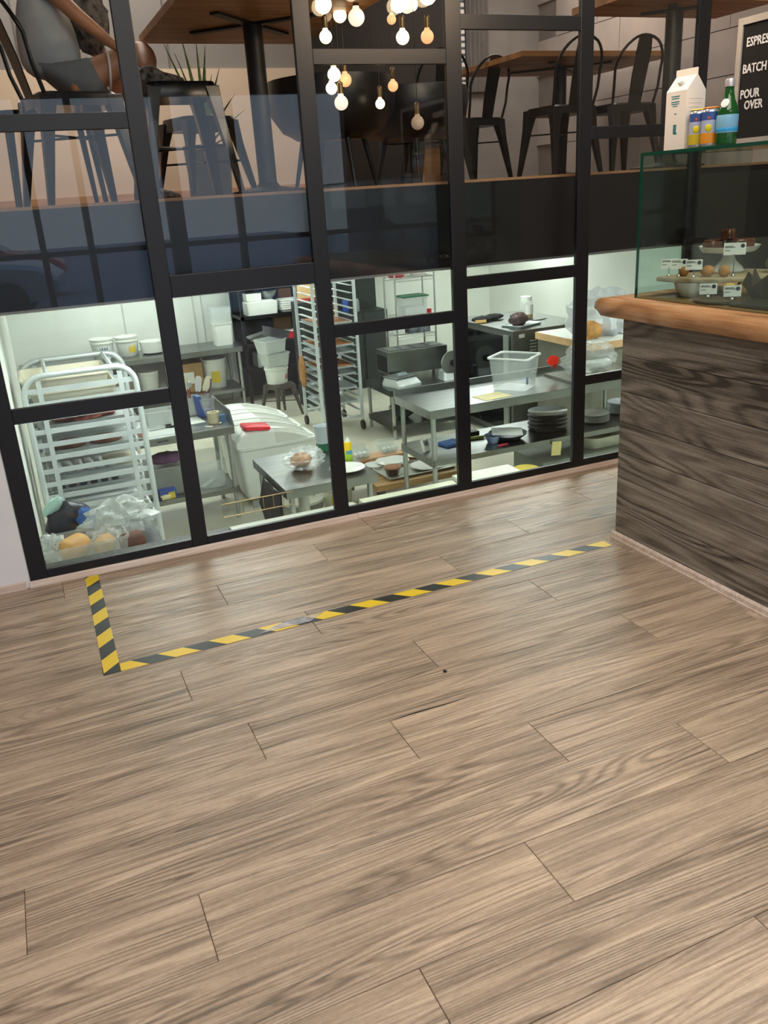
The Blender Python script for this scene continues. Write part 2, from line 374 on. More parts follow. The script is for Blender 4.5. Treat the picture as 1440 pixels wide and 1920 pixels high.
# block wall on the right (upper room and above the counter)
blk = mat('painted_block', '#b9b0a9', .75, 0, .06, 4, .15)
wr_ = MB().box(4.925, 5.1, -4.2, 3.757, -1.3, TOP).box(4.925, 5.1, 3.757, 7.7, ZC + .10, TOP).obj('wall_right', mat('mortar', '#857d77', .9), kind='structure')
bs = {}
for r in range(7):
    z0 = 1.53 + r * .295; off = (r % 2) * .3
    for c in range(13):
        y0 = 1.2 + c * .6 - off
        if y0 + .6 > 7.5: continue
        key = 'b'
        if key not in bs:
            q = MB().box(-.022, 0, .003, .597, .003, .292); me = bpy.data.meshes.new('block'); me.from_pydata(q.v, [], q.f); me.update(); me.materials.append(blk); bs[key] = me
        link('block', bs[key], wr_, (4.925, y0, z0))
# dark back partition behind the counter, beside the glass
MB().box(3.388, 4.925, 3.66, 3.745, 0, 1.49).obj('wall_back.001', dark_w, kind='structure')

# slab and upper room
fas = mat('dark_fascia', '#0d0d10', .35, 0, .2, 3)
MB().box(-1.75, 4.925, 3.76, 7.7, ZC + .002, ZM - .012).obj('floor.001', fas, kind='structure')
MB().box(-1.75, 4.925, 3.757, 7.7, ZM - .012, ZM).obj('floor.002', wood('upper_floor_wood', ('#4b3626', '#7b5a3e', '#9c7955'), 1, 14, 100, .5, .2), kind='structure')
beige = mat('beige_wainscot', '#d8c2a9', .7, 0, .03, 2)
greyw = mat('grey_upper_wall', '#8b8680', .75, 0, .04, 2)
MB().box(-1.75, 2.40, 6.80, 6.95, ZM, 2.418).obj('wall_back.002', beige, kind='structure')
m = MB().box(-1.75, 2.40, 6.82, 6.95, 2.418, TOP)
m.obj('wall_back.003', greyw, kind='structure')
for gx in (-.6, .35, 1.35, 2.05): MB().box(gx, gx + .012, 6.812, 6.82, 2.418, TOP).obj('trim_5', mat('wall_joint', '#6e6963', .8), kind='structure')
MB().box(-1.75, 2.40, 6.785, 6.80, ZM, ZM + .07).obj('baseboard_back', wood('tan_base', ('#9c7450', '#bd9169', '#d0a77f'), 1, 16, 90, .5, .1), kind='structure')
MB().box(-1.9, -1.75, 3.76, 6.95, ZC, TOP).obj('wall_left.001', beige, kind='structure')
brn = mat('dim_recess_wall', '#2a211c', .6, 0, .15, 3)  # near-black brown stands for the unlit depth of the upper room
MB().box(2.40, 3.98, 7.5, 7.65, ZM, TOP).obj('wall_back.004', brn, kind='structure')
MB().box(2.34, 2.40, 6.95, 7.5, ZM, TOP).obj('wall_left.002', brn, kind='structure')
MB().box(4.12, 4.925, 7.5, 7.65, ZM, TOP).obj('wall_back.005', mat('grey_curtain_wall', '#96918c', .8, 0, .05), kind='structure')
MB().box(3.98, 4.12, 7.5, 7.65, ZM, 2.35).obj('wall_back.006', greyw, kind='structure')
bl = thing('window_blind', 'narrow white slatted blind on the far upper window right of the bulbs', 'blind', (4.05, 7.46, 2.35))
for k in range(22): MB().box(-.065, .065, -.012, .012, k * .052, k * .052 + .03).obj('slat', mat('blind_slat', '#f2f0ea', .5, emit=0), bl)
# glimpse of daylight behind the blind is the open window (sky)
cu = MB(); n = 16
pts = [(4.13 + .235 * i / n, 7.44 + .02 * math.sin(i * 2.1)) for i in range(n + 1)]
cu.loft([[(x, y, z) for x, y in pts] + [(x, y + .01, z) for x, y in reversed(pts)] for z in (2.3, TOP)])
cu.obj('curtain', mat('grey_curtain', '#8f8b88', .9, 0, .06), label='pale grey hanging curtain beside the slatted blind', cat='curtain')

# kitchen shell
kw = mat('kitchen_wall_white', '#e4e8e1', .55, 0, .03, 2)
MB().box(-.28, -.13, 3.76, 12.55, ZK, ZC).obj('wall_left.003', kw, kind='structure')
MB().box(-.28, 7.35, 12.4, 12.55, ZK, ZC).obj('wall_back.007', kw, kind='structure')
for gx in (1.35, 2.33, 2.45): MB().box(gx, gx + .018, 12.388, 12.4, ZK, ZC).obj('trim_6', mat('panel_strip', '#c6cbc2', .6), kind='structure')
MB().box(7.2, 7.35, 3.76, 12.4, ZK, ZC).obj('wall_right.001', kw, kind='structure')
MB().box(-.28, 7.35, 3.70, 3.757, ZK, -.06).obj('wall_front.001', kw, kind='structure')
MB().box(4.925, 7.35, 3.70, 3.757, -.06, ZC).obj('wall_front.002', kw, kind='structure')
MB().box(5.1, 7.35, 3.70, 12.55, ZC, ZC + .1).obj('ceiling.001', kw, kind='structure')
MB().box(-1.75, 5.1, 7.7, 12.55, ZC, ZC + .1).obj('ceiling.002', kw, kind='structure')
MB().box(-.28, 4.925, 3.78, 7.7, ZC - .012, ZC + .002).obj('ceiling.003', kw, kind='structure')
MB().box(-.28, 7.35, 3.70, 12.55, ZK - .1, ZK).obj('floor.003', mat('kitchen_floor', '#c9c7b4', .42, 0, .10, 2.2, .05), kind='structure')
em = mat('light_panel', '#f2fff4', .5, emit=15.5, ecol=(.93, 1.0, .94))
k = 0
for (x, y, wh) in ((.95, 5.55, 'nearest the glass on the left'), (3.3, 4.72, 'nearest the glass in the middle'), (5.9, 5.6, 'nearest the glass on the right'), (1.6, 8.6, 'mid-room on the left'), (4.6, 8.3, 'mid-room on the right'), (1.2, 11.2, 'at the back left'), (6.3, 10.6, 'at the back right'), (3.4, 10.9, 'at the back in the middle')):
    t = thing('ceiling_light', 'flat white kitchen ceiling panel ' + wh, 'ceiling light', (x, y, ZC - .012), group='kitchen ceiling panels')
    MB().box(-.62, .62, -.32, .32, -.02, 0).obj('frame', alum, t)
    MB().box(-.59, .59, -.29, .29, -.024, -.019).obj('diffuser', em, t)
# stone ledge and white worktop just behind the glass
MB().box(-.13, .80, 3.757, 4.15, -.14, -.10).obj('stone_ledge', mat('speckled_stone', '#3c3f3e', .5, 0, .55, 60, .1), label='dark speckled stone ledge along the foot of the glass at left', cat='ledge')
MB().box(.812, 1.52, 3.757, 4.15, -.13, -.10).obj('white_board', mat('white_board', '#cfd6cd', .4), label='pale board lying behind the glass foot beside the wire rack', cat='board', bevel=.004)
MB().box(1.56, 2.15, 3.757, 4.17, -.13, -.10).obj('white_shelf', mat('white_shelf', '#dfe6cf', .45), label='cream shelf panel behind the glass foot in the third pane', cat='shelf', bevel=.004)
MB().box(2.19, 2.58, 3.757, 4.25, -.13, -.10).obj('tray_cover', mat('white_lid', '#d5dccf', .4), label='white tray lid behind the glass foot left of the yellow cloth', cat='lid', bevel=.006)

# ================================================================ COUNTER AND DISPLAY CASE
barn = wood('barn_board', ('#3f3933', '#776e64', '#a69e93'), 1.1, 11.0, 95.0, .60, .9, knots=True, axis='Y', wave=.2, vert=True, dist=.2, wst=.6, wamp=.5, tonev=.10, stroke=.13, sfreq=150.0, cath=.26, cu=.8, cv=6.0, cf=15.0, mott=.22)
barn.node_tree.nodes  # grain follows the local Y axis of each board
ct = thing('counter', 'tall service counter clad in weathered grey brown barn boards', 'counter', (2.25, 0, 0))
MB().box(.024, .70, .30, 2.803, 0, .962).obj('carcass', dark_w, ct)
zs = [.03, .165, .285, .40, .535, .665, .815, .962]
for a, b in zip(zs[:-1], zs[1:]):
    m = MB(); o_ = random.uniform(0, .003); c = .002
    m.loft([[(x + o_, y, z) for y, z in ((.30 + i, a + .001 + i), (2.805 - i, a + .001 + i), (2.805 - i, b - .001 - i), (.30 + i, b - .001 - i))] for x, i in ((.024, 0), (.002, 0), (0, c))])
    me_o = m.obj('plank', barn, ct)
    # grain needs each board's own origin
    me_o.location = (0, 0, 0)
zb = MB().box(.001, .024, .30, 2.804, 0, .03).obj('kick_board', dark_w, ct)
m = MB(); pf = [(-.018, 0), (-.018, .009), (-.013, .010), (-.011, .026), (-.004, .034), (.0, .034), (.0, 0)]
m.loft([[(x, y, z) for x, z in pf] for y in (.30, 2.815)]); m.obj('base_moulding', tr_m, ct)
MB().box(.024, .70, 2.803, 2.812, 0, .962).obj('end_board', barn, ct)
# live-edge worktop
lw = wood('live_edge_wood', ('#8a6342', '#b98a5f', '#d6b08a'), 1.6, 9, 60, .38, .3, knots=True, axis='Y', wave=.25, cath=.2, cu=1.2, cv=5, cf=7, mott=.15, stroke=.08)
m = MB(); loops = []
ny = 40
from mathutils import noise as NZ
for i in range(ny + 1):
    y = .30 + (2.985 - .30) * i / ny
    w = .012 * NZ.noise(Vector((y * 3.1, 0, 0))) + .006 * NZ.noise(Vector((y * 11, 3, 0)))
    e = max(0, (y - 2.90) / .085); cut = .03 * e * e
    loops.append([(2.21 + w + cut, y, .990), (2.222 + w + cut * 1.2, y, .966 + .01 * e), (2.95, y, .963), (2.95, y, 1.040 - .012 * e), (2.232 + w * .6 + cut, y, 1.040 - .012 * e), (2.216 + w + cut, y, 1.026 - .01 * e)])
m.loft(loops); m.obj('worktop', lw, None, smooth=50, label='thick live-edge wooden worktop slab on the barn board counter', cat='worktop')
# glass case
cg = glass('case_glass', (.90, .955, .93), .05)
edge = mat('green_glass_edge', '#0f4a3c', .15, 0, .1)
dc = thing('display_case', 'square glass pastry display case standing on the wooden worktop', 'display case', (2.30, 2.80, 1.0405))
MB().box(0, .006, -2.4, 0, 0, .529).obj('front_pane', cg, dc)
MB().box(.006, .55, -.006, 0, 0, .529).obj('side_pane', cg, dc)
MB().box(0, .56, -2.4, 0, .529, .539).obj('top_pane', cg, dc)
MB().box(-.0015, 0, -2.4, .0015, .528, .5395).obj('glass_edge', edge, dc)
MB().box(-.0015, .56, 0, .0015, .528, .5395).obj('glass_edge', edge, dc)
MB().box(-.001, .007, -.0065, .0015, 0, .528).obj('glass_edge', edge, dc)
MB().box(.001, .56, -2.4, -.001, 0, .004).obj('case_floor', wood('case_floor_wood', ('#54422c', '#7b6544', '#9c8560'), 1.2, 9, 60, .5, .1, axis='Y'), dc)
MB().box(.546, .552, -2.4, -.30, .0, .529).obj('rear_pane', cg, dc)
MB().box(.54, .556, -.316, -.30, .0, .529).obj('rear_post', blackm, dc)

ZT = 1.5802
# milk carton
c1 = thing('milk_carton', 'white gable-top carton with small green print on the glass case', 'carton', (2.375, 2.66, ZT), math.radians(6))
m = MB(); s = .0475; h = .195; g = .245
m.add([(-s, -s, 0), (s, -s, 0), (s, s, 0), (-s, s, 0), (-s, -s, h), (s, -s, h), (s, s, h), (-s, s, h), (0.002, -s, g), (0.002, s, g), (-.002, -s, g), (-.002, s, g)],
      [(0, 3, 2, 1), (0, 1, 5, 4), (1, 2, 6, 5), (2, 3, 7, 6), (3, 0, 4, 7), (5, 6, 9, 8), (7, 4, 10, 11), (4, 5, 8, 10), (6, 7, 11, 9), (8, 9, 11, 10)])
cbody = m.obj('carton_body', mat('carton_board', '#ece7e1', .45, 0, .02), c1)
MB().box(-.003, .003, -s, s, g - .001, g + .022).obj('top_fin', mat('carton_board', '#ece7e1'), c1)
m = MB().lathe([(.013, 0), (.013, .012), (.0, .012)], 16); m.obj('cap', white_pl, c1, (-.024, 0, .222), (0, -math.radians(43), 0), smooth=40)
tg = mat('teal_print', '#3d8286', .5)
for i, (w, z) in enumerate(((.040, .176), (.034, .169), (.038, .158), (.036, .151), (.022, .144))):
    MB().box(-s - .0004, -s, -w / 2 + .004, w / 2 + .004, z, z + .0035).obj('print', tg, cbody)
MB().box(-s - .0004, -s, -.006, .008, .055, .085).obj('print', tg, cbody)
MB().box(-s - .0004, -s, -.010, .006, .052, .058).obj('print', tg, cbody)
MB().box(-s - .0004, -s, -.004, .006, .118, .122).obj('print', tg, cbody)
lp = mat('pale_print', '#bdb6ae', .5)
for i in range(9): MB().box(-.035, .035 - (i % 3) * .008, -s - .0004, -s, .165 - i * .014, .1665 - i * .014).obj('print', lp, cbody)
# cans
def can(loc, topc, botc, label, fruitc):
    t = thing('drink_can', label, 'can', loc, math.radians(200))
    r = .029
    m = MB().lathe([(.022, 0), (.028, .006), (r, .010), (r, .115), (.024, .122), (.023, .1225), (.021, .119), (0, .119)], 28); m.obj('can_body', mat('can_silver', '#c9d0dd', .22, .6, .04), t, smooth=40)
    m = MB().lathe([(r + .0004, .012), (r + .0004, .042)], 28); m.v and None
    def band(z0, z1, cm, a0=0, a1=2 * PI, rr=r + .0004, n=24):
        b = MB(); P = [(rr * math.cos(a0 + (a1 - a0) * i / n), rr * math.sin(a0 + (a1 - a0) * i / n)) for i in range(n + 1)]
        b.v = [(x, y, z) for z in (z0, z1) for x, y in P]; b.f = [(i, i + 1, n + 2 + i, n + 1 + i) for i in range(n)]
        return b.obj('label_band', cm, t, smooth=60)
    band(.011, .045, mat(botc[0], botc[1], .35), 0, 2 * PI)
    band(.045, .085, mat('can_pale', '#aeb9d6', .3), 0, 2 * PI)
    band(.085, .112, mat('can_blue', '#3d5c9b', .3), 0, 2 * PI)
    fr = MB(); blob(fr, 0, 0, 0, .004, .012, .013, 1, .05); fr.obj('fruit_print', mat('lemon_print', '#d9cc1e', .5), t, (r * math.cos(.3) + -.001, r * math.sin(.3), .060), (0, 0, .3), smooth=60)
    st = MB(); blob(st, 0, 0, 0, .002, .005, .005, 1, .3); st.obj('star_print', mat('red_print', '#c2473f', .5), t, (r * math.cos(.3), r * math.sin(.3), .092), (0, 0, .3))
    m = MB().lathe([(.026, .122), (.027, .124), (.024, .127), (0, .127)], 24); m.obj('foil_lid', mat(topc[0], topc[1], .4), t, smooth=40)
    return t
can((2.352, 2.565, ZT), ('foil_yellow', '#e0c44a'), ('label_lime', '#c9b62c'), 'slim lemon drink can with yellow foil top beside the carton', 0)
can((2.350, 2.503, ZT), ('foil_orange', '#e88a2e'), ('label_orange', '#e5952b'), 'slim drink can with orange foil top beside the green bottle', 0)
bt = thing('water_bottle', 'green glass water bottle with pale blue label on the glass case', 'bottle', (2.366, 2.440, ZT)); bt.scale = (1, 1, .88)
gg = mat('bottle_green', '#1c5a26', .08, 0, .1, 5, 0, alpha=.86)
MB().lathe([(.026, 0), (.034, .004), (.035, .012), (.035, .118), (.031, .135), (.020, .165), (.0145, .195), (.014, .215), (.0, .215)], 28).obj('bottle_body', gg, bt, smooth=40)
MB().lathe([(.0165, .208), (.0165, .232), (.015, .236), (0, .236)], 24).obj('cap', mat('cap_silver', '#cfcbd0', .35, .5), bt, smooth=40)
MB().lathe([(.0354, .045), (.0358, .046), (.0358, .108), (.0354, .109)], 28).obj('label', mat('label_blue', '#7fb6d6', .5), bt, smooth=40); blab = bt.children[-1]
MB().lathe([(.0356, .050), (.0361, .051), (.0361, .062), (.0356, .063)], 28).obj('label_stripe', mat('label_azure', '#2ea3e0', .5), blab, smooth=40)
m = MB(); blob(m, 0, 0, 0, .004, .015, .018, 1, .02); m.obj('neck_label', paper, bt, (-.0235, -.008, .150), (0, .42, .33), smooth=60)
# letter board
lb = thing('letter_board', 'black felt letter board in a grey frame standing on the glass case', 'sign', (2.505, 2.560, ZT))
lbm = mat('board_frame_grey', '#a8a49f', .5)
felt = MB().box(0, .012, -.60, 0, .022, .40).obj('felt_panel', mat('black_felt', '#0a0a0e', .95, 0, .2, 200), lb)
for a in ((-.006, .016, -.60, 0, 0, .022), (-.006, .016, -.60, 0, .385, .407), (-.006, .016, -.022, 0, .022, .385), (-.006, .016, -.622, -.60, 0, .407)): MB().box(*a).obj('frame', lbm, lb)
lt = mat('letter_white', '#e6e6ea', .5)
for s_, y, z in (('ESPRESSO', -.040, .315), ('BATCH', -.032, .232), ('POUR', -.030, .152), ('OVER', -.052, .116)):
    text(s_, .040, lt, felt, (-.0012, y, z), (PI / 2, 0, -PI / 2), bold=.0006, ext=.001, sxy=(.82, 1))

# tag cards with stands
def tag_card(loc, rz, label, lines, w=.062, h=.038, up=.028, clip='chrome'):
    t = thing('price_tag', label, 'tag', loc, rz)
    cdo = MB().box(-w / 2, w / 2, -.0006, .0006, up, up + h).obj('card', paper, t, rot=(-.12, 0, 0))
    for i, (x0, x1, z) in enumerate(lines):
        MB().box(-w / 2 + x0, -w / 2 + x1, -.0012, -.0006, up + z, up + z + .0022).obj('print', ink, cdo)
    MB().lathe([(.0075, 0), (.0075, .0008), (0, .0008)], 16).obj('emblem', mat('emblem_navy', '#23243a', .5), cdo, (w / 2 - .012, -.0006, up + h - .012), (PI / 2, 0, 0))
    m = MB().lathe([(.008, 0), (.008, .003), (.006, .006), (.002, .008), (.0015, up), (.004, up + .001), (0, up + .004)], 14); m.obj('stand', mat('chrome', '#d6d6d8', .15, 1.0, .03), t, smooth=40)
    return t
L3 = ((.004, .034, .030), (.004, .040, .026), (.004, .022, .015))
ZF = 1.0455
# wooden riser (board on a white bowl) with cookies
bw = thing('serving_bowl', 'white bowl under the pale wooden board in the case', 'bowl', (2.430, 2.630, ZF))
MB().lathe([(.030, 0), (.034, .002), (.056, .030), (.066, .058), (.063, .058), (.052, .030), (.030, .006), (0, .006)], 30).obj('bowl_body', white_cer, bw, smooth=50)
ZR = ZF + .058
pb = wood('pale_board', ('#7f6f55', '#a8977a', '#c7b999'), 1.4, 10, 60, .5, .15, axis='Y')
m = MB(); q = [(2.355, 2.64), (2.36, 2.75), (2.43, 2.775), (2.74, 2.76), (2.80, 2.60), (2.80, 2.34), (2.62, 2.40), (2.44, 2.50)]
m.loft([[(x, y, z) for x, y in q] for z in (ZR, ZR + .016)]); m.obj('wooden_board', pb, None, bevel=.004, label='pale wooden serving board raised on a bowl inside the case', cat='board')
ZB = ZR + .0165
bx = MB().cbox(2.70, 2.56, ZF, .10, .10, ZR - ZF - .0005); bx.obj('riser_block', mat('riser_dark', '#3b3a33', .5), None, label='dark block holding up the wooden board inside the case', cat='riser')
for i, (x, y, r, lab) in enumerate(((2.48, 2.60, .026, 'golden round cookie behind the front price tag on the board'), (2.44, 2.685, .020, 'brown cookie behind the left price tags on the board'), (2.51, 2.545, .022, 'orange brown cookie at the right end of the tag row'))):
    b = MB(); blob(b, 0, 0, 0, r, r, .022, i, .08); b.obj('cookie', bread_m, None, (x, y, ZB + .020), smooth=60, label=lab, cat='cookie')
tag_card((2.405, 2.730, ZB), -.65, 'leftmost white price tag on the wooden board in the case', L3)
tag_card((2.415, 2.685, ZB), -.65, 'middle of the three white price tags on the board', L3)
tag_card((2.425, 2.615, ZB), -.65, 'right of the three price tags, before the round cookie', L3)
cs = thing('cake_stand', 'white footed cake stand inside the glass case', 'cake stand', (2.645, 2.665, ZB))
MB().lathe([(.060, 0), (.062, .004), (.055, .018), (.028, .045), (.022, .062), (.024, .068), (.10, .078), (.112, .092), (.116, .100), (.112, .100), (.104, .090), (0, .088)], 44).obj('stand_body', white_cer, cs, smooth=35)
gl_ = mat('chocolate_glaze', '#5b2d18', .18, 0, .25, 8)
for i, (x, y, rz, s) in enumerate(((-.055, .03, .3, 1), (.02, -.045, -.2, 1), (.045, .04, .9, .95), (-.01, .0, .5, .8))):
    m = MB(); m.loft([rrect(.085 * s, .055 * s, .012, z, 3) for z in (0, .028)] + [rrect(.072 * s, .042 * s, .012, .036, 3)])
    zz = .0902 if i < 3 else .1275
    m.obj('glazed_brownie', gl_, None, (2.645 + x, 2.665 + y, ZB + zz), (0, 0, rz), smooth=50, group='glazed brownies on the cake stand', cat='brownie', label=['glossy brownie at the left of the cake stand', 'glossy brownie at the front of the cake stand', 'glossy brownie at the right of the cake stand', 'small glossy brownie on top of the others'][i])
tag_card((2.535, 2.525, ZB), -.75, 'white price tag on a tall wire before the cake stand', L3, .078, .044, .078)
# front tray with muffins
ob = mat('olive_board', '#5c4529', .5, 0, .2, 9)
MB().lathe([(.055, 0), (.075, .006), (.078, .012), (.074, .012), (.055, .006), (0, .006)], 28, sx=1, sy=1.25).obj('wooden_dish', ob, None, (2.385, 2.44, ZF), smooth=40, label='oval brown wooden dish at the front of the case floor', cat='dish')
MB().cbox(0, 0, 0, .15, .30, .012).obj('slate_tray', mat('walnut_tray', '#33241a', .45, 0, .2, 9), None, (2.41, 2.185, ZF), bevel=.003, label='dark brown tray on the case floor beside the oval dish', cat='tray')
for i, (x, y, r) in enumerate(((2.47, 2.47, .026), (2.50, 2.425, .028), (2.445, 2.43, .020))):
    b = MB(); blob(b, 0, 0, 0, r, r, r * .9, 9 + i, .10); b.obj('muffin', [mat('muffin_yellow', '#d9b45c', .7, 0, .2, 14, .2), mat('muffin_orange', '#c4874a', .7, 0, .2, 14, .2), white_cer][i], None, (x, y, ZF + .013 + r * .9), smooth=60, cat='pastry',
          label=['yellow muffin behind the two front price tags', 'orange brown muffin beside the brown paper wrap', 'tiny white pastry ball left of the yellow muffin'][i])
tag_card((2.395, 2.500, ZF + .0125), -.70, 'front left price tag low in the case on the oval dish', L3, .062, .040, .010)
tag_card((2.400, 2.385, ZF + .0125), -.70, 'front right price tag low in the case beside the brown paper', L3, .060, .040, .010)
m = MB(); n = 18; A = []; B = []
for i in range(n):
    a = 2 * PI * i / n; r = .075 + .012 * math.sin(i * 2.3); A.append((.045 * math.cos(a), .055 * math.sin(a), 0)); B.append((r * math.cos(a), r * 1.2 * math.sin(a), .085 + .030 * math.sin(i * 1.9)))
C_ = [(x * .95, y * .95, z - .002) for x, y, z in B]; D_ = [(x * .9, y * .9, .004) for x, y, z in A]
m.loft([A, B, C_, D_]); m.obj('paper_wrap', mat('brown_paper', '#4a3d33', .8, 0, .15, 10), None, (2.52, 2.33, ZF), (0, 0, 0), label='dark brown parchment wrap around a pastry in the case', cat='paper')
for i, (x, y) in enumerate(((2.735, 2.50), (2.745, 2.40))):
    b = MB(); blob(b, 0, 0, 0, .042, .045, .035, 20 + i, .25, 18, 10, 5); b.obj('bagged_pastry', mat('olive_crust', '#6d6348', .4, 0, .3, 12, .4), None, (x, y, ZB + .034), smooth=60, cat='pastry', label=['olive brown wrapped pastry right of the cake stand', 'wrapped pastry farthest right on the wooden board'][i])

# ================================================================ UPPER SEATING AREA
chm = mat('gunmetal_paint', '#2b2826', .32, .6, .25, 6)
blk_ch = mat('gloss_black_metal', '#121316', .22, .5, .2, 6)
def cafe_chair(loc, rz, label, m=chm, group=None):
    t = thing('metal_chair', label, 'chair', loc, rz, group)
    a = MB(); a.loft([rrect(.35, .35, .05, z) for z in (.395, .44)] + [rrect(.33, .33, .05, .45), rrect(.27, .27, .04, .443)]); a.obj('seat', m, t, smooth=40)
    for sx_ in (-1, 1):
        for sy_ in (-1, 1):
            b = MB(); p0 = Vector((sx_ * .14, sy_ * .14, .44)); p1 = Vector((sx_ * .20, sy_ * (.22 if sy_ < 0 else .20), 0))
            L = []
            for k, w in ((0, .075), (.3, .05), (1, .026)):
                p = p0.lerp(p1, k); L.append([(p.x + i * w / 2, p.y + j * w / 2, p.z) for i, j in ((-1, -1), (1, -1), (1, 1), (-1, 1))])
            b.loft(L); b.obj('leg', m, t, bevel=.003)
    A = []
    for i in range(17):
        a_ = PI * i / 16; x = -.185 * math.cos(a_); k = math.sin(a_)
        A.append((x * (1 if k > .3 else 1), -.20 - .07 * min(1, k * 1.2), .66 + .19 * k))
    pts = [(-.165, -.15, .43), (-.18, -.185, .55)] + A + [(.18, -.185, .55), (.165, -.15, .43)]
    MB().tube(pts, .0095, 8).obj('back_hoop', m, t, smooth=60)
    b = MB(); L = []
    for z, y, w in ((.43, -.165, .10), (.60, -.205, .115), (.75, -.25, .12), (.845, -.27, .10)): L.append([(-w / 2, y, z), (w / 2, y, z), (w / 2, y - .006, z), (-w / 2, y - .006, z)])
    b.loft(L); b.obj('splat', m, t)
    MB().tube([(-.17, -.17, .28), (.17, .17, .28)], .006, 6).obj('brace', m, t)
    MB().tube([(.17, -.17, .28), (-.17, .17, .28)], .006, 6).obj('brace', m, t)
    return t
def stool(loc, rz, h, s, label, m, name='metal_stool'):
    t = thing(name, label, 'stool', loc, rz)
    a = MB(); a.loft([rrect(s, s, .05, z) for z in (h - .07, h - .012)] + [rrect(s - .01, s - .01, .05, h), rrect(s - .08, s - .08, .04, h - .004)]); a.obj('seat', m, t, smooth=40)
    for sx_ in (-1, 1):
        for sy_ in (-1, 1):
            p0 = Vector((sx_ * (s / 2 - .03), sy_ * (s / 2 - .03), h - .02)); p1 = Vector((sx_ * (s / 2 + .05), sy_ * (s / 2 + .05), 0)); L = []
            for k, w in ((0, .07), (.3, .045), (1, .025)):
                p = p0.lerp(p1, k); L.append([(p.x + i * w / 2, p.y + j * w / 2, p.z) for i, j in ((-1, -1), (1, -1), (1, 1), (-1, 1))])
            MB().loft(L).obj('leg', m, t, bevel=.003)
    z = h * .45
    for a_, b_ in (((-1, -1), (1, 1)), ((1, -1), (-1, 1))):
        MB().tube([(a_[0] * s * .5, a_[1] * s * .5, z), (b_[0] * s * .5, b_[1] * s * .5, z)], .007, 6).obj('brace', m, t)
    return t
tbw = wood('table_wood', ('#7d5230', '#a9794b', '#c59662'), 1.0, 8, 50, .45, .15, wave=.4)
def ped_table(cx, cy, w, d, ztop, label, under=None):
    t = thing('pedestal_table', label, 'table', (cx, cy, ZM)); h = ztop - ZM
    n = max(2, round(d / .16))
    for i in range(n): MB().box(-w / 2, w / 2, -d / 2 + d * i / n + .0006, -d / 2 + d * (i + 1) / n - .0006, h - .035, h).obj('board', tbw, t, bevel=.0015)
    MB().tube([(0, 0, .02), (0, 0, h - .045)], .045, 20).obj('pedestal', blackm, t, smooth=40)
    a = MB(); L = min(w, d) * .38
    for k in range(4):
        q = PI / 4 + k * PI / 2; a.bar((0, 0, h - .043), (L * math.cos(q), L * math.sin(q), h - .040), .045, .012)
    a.obj('top_spider', blackm, t)
    a = MB(); a.lathe([(.20, 0), (.20, .01), (.06, .03), (.045, .05), (0, .05)], 28); a.obj('foot', blackm, t, smooth=40)
    return t
ped_table(1.275, 4.355, .87, 1.11, 2.312, 'wooden table with black pedestal seen from below left of the hanging bulbs')
ped_table(3.49, 4.03, .98, .46, 2.345, 'small wooden table high above the display case at the upper right')
ped_table(4.12, 5.98, 1.30, 1.00, 2.335, 'long wooden table behind the row of dark metal chairs')
cafe_chair((3.74, 5.44, ZM), .05, 'dark metal hoop chair behind the fifth dark post, left of the carton')
cafe_chair((4.24, 5.42, ZM), -.05, 'dark metal hoop chair directly above the milk carton')
cafe_chair((3.50, 6.25, ZM), .22, 'dark metal chair under the left end of the long wooden table')
cafe_chair((3.02, 5.95, ZM), -.12, 'dark metal chair right behind the fourth post, beside a wooden block')
cafe_chair((.40, 4.33, ZM), -1.35, 'near black metal hoop chair at the top left before the seated person', blk_ch)
stool((.925, 4.62, ZM), .06, .52, .34, 'square black metal stool with the foot of the seated person on it', blk_ch)
stool((1.20, 5.42, ZM), .3, .44, .33, 'lower dark metal stool behind the square black stool', chm)
MB().box(-.07, .07, -.07, .07, 0, .26).obj('wooden_block', tbw, None, (3.16, 6.35, ZM), label='small wooden box on the upper floor behind the leftmost chair legs', cat='box')
def tub_chair(loc, rz, label):
    t = thing('tub_chair', label, 'chair', loc, rz); sh = mat('black_leather', '#141316', .35, 0, .2, 12)
    m = MB(); n = 22; outer = []; inner = []
    prof = [(.17, .24), (.27, .29), (.325, .37), (.34, .46), (.33, .53), (.305, .535), (.30, .46), (.29, .40)]
    loops = []
    for r, z in prof:
        L = []
        for i in range(n + 1):
            a = -.25 * PI + 1.5 * PI * i / n - .0
            L.append((r * math.cos(a), r * math.sin(a), z))
        loops.append(L)
    vs = [p for l in loops for p in l]; k = n + 1; fs = []
    for a in range(len(prof)):
        b = (a + 1) % len(prof)
        for i in range(n): fs.append((a * k + i, a * k + i + 1, b * k + i + 1, b * k + i))
    fs.append(tuple(a * k for a in range(len(prof)))); fs.append(tuple(a * k + n for a in range(len(prof)))[::-1])
    m.add(vs, fs); m.obj('shell', sh, t, smooth=50)
    MB().lathe([(.20, .25), (.275, .30), (.285, .40), (.27, .43), (0, .44)], 28).obj('cushion', sh, t, smooth=50)
    for k in range(4):
        q = PI / 4 + k * PI / 2; MB().tube([(.17 * math.cos(q), .17 * math.sin(q), .27), (.24 * math.cos(q), .24 * math.sin(q), 0)], .016, 8, r1=.010).obj('leg', blackm, t, smooth=50)
    return t
tub_chair((1.735, 4.60, ZM), 2.4, 'rounded black tub chair poking out left of the bulbs post')
tub_chair((2.42, 5.05, ZM), 2.0, 'rounded black tub chair in the dim middle pane below the bulbs')

